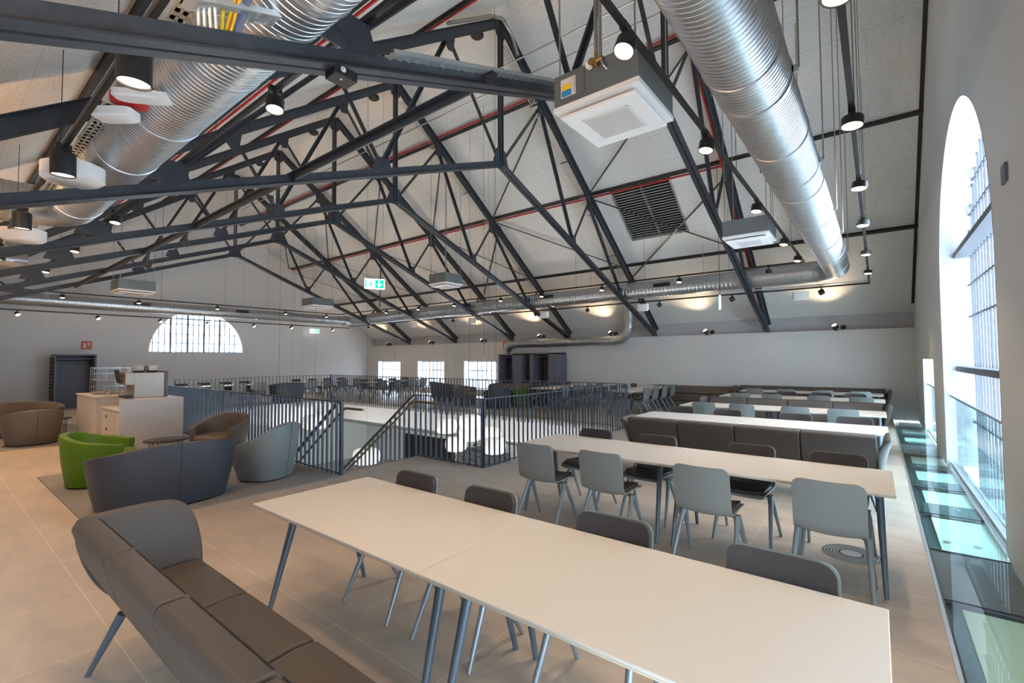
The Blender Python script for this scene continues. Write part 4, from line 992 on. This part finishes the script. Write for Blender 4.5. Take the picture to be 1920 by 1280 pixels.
# ------------------------------------------------------------- wardrobes
def wardrobe(x, y, rz, w, h, d, nopen, label, side_slots=False, lp=.05, rp=.05):
    root = empty('wardrobe', (x,y,0), label, 'wardrobe', None, rz)
    MB().box((-w/2,0,0),(-w/2+lp,d,h)).build('side_panel','closet',root); MB().box((w/2-rp,0,0),(w/2,d,h)).build('side_panel','closet',root)
    MB().box((-w/2,0,h-.05),(w/2,d,h)).build('top_panel','closet',root); MB().box((-w/2+.05,d-.03,0),(w/2-.05,d,h-.05)).build('back_panel','closet',root)
    ww = w/nopen; W0 = w; ww = (w-lp-rp+.10)/nopen
    for i in range(nopen):
        xa = -w/2+lp-.05+i*ww
        if i: MB().box((xa-.12,.02,0),(xa+.12,d-.03,h-.05)).build('divider','closet',root)
        MB().tube([(xa+.06,d*.5,h-.22),(xa+ww-.06,d*.5,h-.22)], .014, 8).build('hanging_rail','black',root)
        MB().box((xa+.05,.03,h-.16),(xa+ww-.05,d-.03,h-.14)).build('shelf','closet',root)
        for k in range(5):
            xx = xa+ww*.55+k*.035; m = MB(); m.tube([(xx,d*.5,h-.23),(xx,d*.5,h-.28)], .003, 5); m.tube([(xx,d*.5-.18,h-.36),(xx,d*.5,h-.28),(xx,d*.5+.18,h-.36),(xx,d*.5-.18,h-.36)], .005, 5); m.build('clothes_hanger','black',root)
    if side_slots:
        MB().box((-w/2-.03,.04,.1),(-w/2-.0,d-.04,h-.1)).build('rack_side','dark',root)
        for k in range(12): MB().box((-w/2-.045,.10,.2+k*.12),(-w/2-.028,.16,.23+k*.12)).build('hook','alu',root)
        for k in range(12): MB().box((-w/2-.045,d-.22,.2+k*.12),(-w/2-.028,d-.16,.23+k*.12)).build('hook','alu',root)
    return root
wardrobe(-12.15, 15.35, 0, 1.26, 1.90, .75, 1, 'slate open wardrobe beside the rightmost low window', False, .06, .50)
wardrobe(-10.47, 15.30, 0, 1.24, 1.92, .80, 1, 'slate open wardrobe right of the other one by the side wall', False, .18, .34)
wardrobe(-22.2, 3.42, pi/2, 1.1, 1.93, .75, 1, 'slate open wardrobe with hooks on its side against the far gable', True)
# low storage bench at side wall
m = MB(); 
for z_ in (.0,.26,.52): m.box((-6.2,15.86,z_),(-3.45,16.15,z_+.24))
tag(m.build('low_cupboard','brown',bevel=.01), 'long low brown seat block against the side wall behind the railing table', 'cupboard')
# ------------------------------------------------------------- railings
def railing(p, q, label, h=1.07, step=.128, name='railing', end_posts=True, mtop='baluster'):
    p = Vector(p); q = Vector(q); L = (q-p).length; d = (q-p).normalized(); sd = Vector((-d.y,d.x,0)); c = (p+q)/2
    root = empty(name, p, label, 'railing', 'steel bar railings round the stair void')
    e = q-p
    MB().beam((0,0,h-.008),(e.x,e.y,h-.008),.055,.014).build('top_rail',mtop,root)
    MB().beam((0,0,.02),(e.x,e.y,.02),.04,.012).build('bottom_rail','baluster',root)
    n = min(99, int(L/step)); bd = .036 if abs(d.x) > .5 else .028
    for k in range(1, n):
        a = d*(L*k/n); m = MB(); m.beam((a.x,a.y,-.12),(a.x,a.y,h-.012),bd,.010,(d.x,d.y,0)); m.build('baluster','baluster',root)
    for a, pw in ((Vector((0,0,0)), .05 if end_posts else .02), (e, .02)):
        m = MB(); m.beam((a.x,a.y,-.12),(a.x,a.y,h-.002),.042,pw,(d.x,d.y,0)); m.build('post','baluster',root)
    return root
railing((-6.22,3.86,0), (-15.9,3.86,0), 'long railing along the lounge side of the stair void')
railing((-4.84,10.72,0), (-18.1,10.72,0), 'far railing across the void, in front of the tub seats', step=.135, end_posts=False)
railing((-18.12,5.2,0), (-18.12,10.7,0), 'railing at the far left end of the void', end_posts=False)
railing((-4.84,5.45,0), (-4.84,10.70,0), 'railing on the right side of the void beside the second and third tables', end_posts=False)
railing((-6.42,5.43,0), (-4.86,5.43,0), 'short railing between the stair opening and the void corner', end_posts=False)
# stairs going down
root = empty('staircase', (-6.35,4.65,0), 'steel and stone stair going down from the floor edge towards the far gable', 'stairs')
slope_ = .73; nst = 21
m = MB()
for k in range(nst): 
    x = -k*.26; z_ = -(k+1)*.19
    m.box((x-.28,-.70,z_-.05),(x,.70,z_)); m.box((x-.02,-.70,z_),(x,.70,z_+.19))
m.build('steps','floor',root)
for s in (-.72,.72): MB().beam((0,s,-.20),(-nst*.26,s,-.20-nst*.19),.02,.30).build('stringer','baluster',root)
for s, l in ((-.70,'left'),(.76,'right')):
    r2 = empty('stair_railing', (-6.45,4.65+s,0), 'sloping stair railing on the %s side going down' % l, 'railing')
    Lx = 5.2
    MB().beam((0,0,1.05),(-Lx,0,1.05-Lx*slope_),.03,.045).build('top_rail','baluster',r2)
    m = MB(); sgn = -1 if s > 0 else 1
    m.tube([(.55,sgn*.06,.95),(.10,sgn*.06,.95),(0,sgn*.06,.90),(-Lx,sgn*.06,.90-Lx*slope_)], .02, 10); m.build('handrail','handrail',r2,smooth=50)
    for k in range(1, 40 if s > 0 else 1):
        x = -k*.13; m = MB(); m.beam((x,0,-.28+x*slope_),(x,0,1.04+x*slope_),.04,.011,(1,0,0)); m.build('baluster','baluster',r2)
# ------------------------------------------------------------- pendants in the void
def pendant(pos, R, Hh, label):
    root = empty('drum_pendant', pos, label, 'pendant lamp', 'white drum pendants in the void')
    MB().lathe([(R*.80,-Hh*.5),(R*.95,-Hh*.36),(R,0),(R*.95,Hh*.36),(R*.80,Hh*.5)], n=36).build('shade','shade',root,smooth=60)
    MB().tube([(0,0,Hh*.5),(0,0,roofz(pos[1]/S)*S-pos[2]-.1)], .002, 5).build('suspension_cable','steel',root)
cl = [(-7.803,-.02,-.0),(-7.495,-.40,.1),(-6.496,-.07,-.1),(-6.364,-.31,.2),(-7.051,.13,.5),(-7.084,-.14,.1)]
for i, (x, z_, dy) in enumerate(cl):
    f_ = 1 + .075*(i % 3)
    pendant(Vector((x*S*f_, 8.4*f_, H+(z_*S-H)*f_)), .27*f_, .34, 'white drum pendant, right-hand cluster in the void, %s' % ['left one','lowest left one','upper right one','lowest right one','topmost one','centre one'][i])
for i, (x, z_) in enumerate(((-12.7,.144),(-12.69,-.11),(-11.48,.2),(-10.84,.0),(-8.70,-.57),(-12.0,-.02))):
    f_ = 1 + .11*(i % 3)
    pendant(Vector((x*S*f_, 6.72*f_, H+(z_*S-H)*f_)), .32*f_, .36, 'white drum pendant, left-hand cluster in the void, %s' % ['upper left one','lower left one','top right one','far right one','lone low one by the stair rail','middle one'][i])
for i, (x, y, z_) in enumerate(((-7.4,8.0,-2.6),(-12.5,7.0,-2.6),(-15.5,10,-2.6))):  # bare point lamps below the pendants, added to brighten the hall below
    l = bpy.data.lights.new('pendant_light','POINT'); l.energy = 190; l.color = (1,.94,.86); l.shadow_soft_size = .4
    lo = bpy.data.objects.new('pendant_light', l); C.objects.link(lo); lo.location = (x,y,z_)
# lower hall details
ow = duct_mesh(V(-20.5,12.6,-1.25), V(-3.0,12.6,-1.25), .17*S, .2, .006).build('lower_duct','galv',smooth=35); tag(ow, 'steel duct running below the floor level in the hall below', 'duct')
for i, x in enumerate((-16.5,-11.8,-7.5)):
    tag(MB().box(tuple(V(x-.25,12.40,-1.22)), tuple(V(x+.25,12.43,-1.12))).build('air_grille','black'), 'black air grille on the duct in the hall below, %s from the left' % ORD[i], 'grille')
root = empty('plant_planter', V(-12.0,12.9,-3.35), 'dark bushy plant standing in the hall below', 'plant')
m = MB(); random.seed(3)
for k in range(420):
    a = random.random()*2*pi; r0 = random.random()**.5*.75; h = .6+random.random()*1.4; c = Vector((cos(a)*r0, sin(a)*r0, h)); d1 = Vector((random.uniform(-1,1),random.uniform(-1,1),random.uniform(-.4,1))).normalized()*.13; d2 = d1.cross(Vector((random.random(),random.random(),1))).normalized()*.035
    m.add([c, c+d1*.5+d2, c+d1, c+d1*.5-d2], [(0,1,2,3)])
m.build('foliage','plant',root,recalc=False); MB().lathe([(.28,0),(.36,.55),(.32,.55)], n=24).build('pot','black',root)
m = MB(); m.box(tuple(V(-17.8,YW-.04,-3.38)), tuple(V(-14.5,YW,-2.0))); tag(m.build('lower_doorway','dark'), 'black doorway in the side wall of the hall below', 'doorway')
root = empty('lower_window', V(-16.9,YW-.02,-1.45), 'small bright square window in the hall below behind the stair rail', 'window')
MB().box((-1.0,-.02,-.35),(1.0,.0,.35)).build('bright_pane','signwhite',root)
m = MB()
for k in range(5): m.box((-1.02+k*.5,-.05,-.37),(-.92+k*.5,-.015,.37))
for z_ in (-.37,.0,.33): m.box((-1.02,-.05,z_),(1.08,-.015,z_+.04))
m.build('frame','brown',root)
exit_sign('exit_sign', (-13.9,14.0,-2.1), .5, .25, 0, 'small lit green exit sign in the hall below', False)
m = MB(); m.box(tuple(V(-13.7,13.8,-3.4)), tuple(V(-11.4,14.4,-2.2))); tag(m.build('lower_counter','closet'), 'slate block in the hall below beside the exit sign', 'counter')
# ------------------------------------------------------------- glass floor strip
GYm = [v*S for v in (1.2,3.975,4.948,6.053,7.204,8.371,9.528,10.629,11.703,13.024,14.4)]
gx0, gx1 = .31, .83
root = empty('glass_floor_strip', (gx0, 4, 0), 'glass floor strip along the foot of the near gable wall', 'floor panel')
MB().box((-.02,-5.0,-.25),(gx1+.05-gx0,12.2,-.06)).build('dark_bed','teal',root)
solid = {1, 6}
for i in range(len(GYm)-1):
    a, b_ = GYm[i]-4, GYm[i+1]-4
    p = MB().box((.012,a+.006,-.012),(gx1-gx0,b_-.006,-.002)).build('glass_panel','floorglass',root)
    if i in solid: MB().box((.012,a+.02,-.03),(gx1-gx0,b_-.02,-.014)).build('steel_plate','closet',root)
    else:
        MB().box((.10,a+.10,-.045),(gx1-gx0+.0,b_-.03,-.035)).build('frosted_inset','litfloor',root)  # pale plate painted as the lit lower floor showing through the glass
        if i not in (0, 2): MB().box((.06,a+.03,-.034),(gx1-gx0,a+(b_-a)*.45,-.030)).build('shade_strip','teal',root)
        if i > 1:
            for xx in (.16,.36): MB().lathe([(.028,-.0305),(.028,-.024)], c=(xx,a+(b_-a)*.3,0), n=16).build('glass_fixing','alu',root)
    MB().box((0,b_-.006,-.012),(gx1-gx0,b_+.006,0)).build('joint','black',root)
MB().box((-.022,-5,-.05),(.0,10.7,.004)).build('edge_profile','alu',root)
MB().box((.0,-5,-.05),(.012,10.7,.001)).build('edge_gap','black',root)
# threshold grille and glass balustrade in the arch
yA, yB = 5.09*S, 8.86*S
root = empty('threshold_channel', (XR*S, 7.8, 0), 'aluminium threshold channel under the glass balustrade of the arched window', 'channel')
m = MB(); 
for k in range(4): m.box((.0+k*.045,yA-7.8,-.03),(.03+k*.045,yB-7.8,.006))
m.build('channel','alu',root)
def glass_balustrade(y0, y1, n, label):
    root = empty('glass_balustrade', (XR*S+.07, y0, 0), label, 'balustrade')
    L = y1-y0
    for k in range(n): MB().box((-.008,L*k/n+.006,.02),(.008,L*(k+1)/n-.006,1.07)).build('glass_panel','railglass',root)
    MB().box((-.018,0,1.07),(.018,L,1.095)).build('top_rail','alu',root)
    MB().box((-.025,0,0),(.025,L,.05)).build('bottom_channel','alu',root)
glass_balustrade(yA, yB, 3, 'green-tinted glass balustrade across the tall arched window')
glass_balustrade(so0*S+.01, so1*S-.01, 1, 'green-tinted glass balustrade across the small opening near the side wall')
m = MB(); m.box((-.02,-.07,-.07),(0,.07,.07)); o = m.build('wall_switch','closet'); o.location = V(XR,4.55,2.75); tag(o, 'small square sensor plate high on the near gable wall right of the arch', 'sensor')
# floor outlet
root = empty('floor_diffuser', (-.22,4.97,0), 'round aluminium air outlet set in the floor by the second table', 'floor outlet')
for k in range(6): MB().lathe([(.095+.022*k,0),(.095+.022*k,.004),(.105+.022*k,.004),(.105+.022*k,0)], n=40, caps=False).build('ring','alu',root)
MB().lathe([(.075,0),(.075,.005)], n=32).build('cap','alu',root); MB().lathe([(.215,0),(.215,.001)], n=40).build('dark_base','black',root)
# ------------------------------------------------------------- outside
m = MB(); m.box((-36,-2,-6),(-35,22,6.2)); o = m.build('neighbour_house','facade'); root = o
for r in range(4):
    for c_ in range(8):
        y = -1+c_*2.8; z_ = -3+r*2.3
        m = MB(); m.box((-34.98,y,z_),(-34.93,y+1.2,z_+1.4)); m.build('window','facadeblue',o)
tag(o, 'pale building across the street seen through the half-round window', 'building')
m = MB(); m.box((-32,28,-6),(4,29,2.4)); o = m.build('neighbour_house','facade')
for c_ in range(14):
    m = MB(); m.box((-31+c_*2.5,27.93,-.6),(-30+c_*2.5,27.98,1.2)); m.build('window','facadeblue',o)
tag(o, 'pale building seen through the low windows of the side wall', 'building')
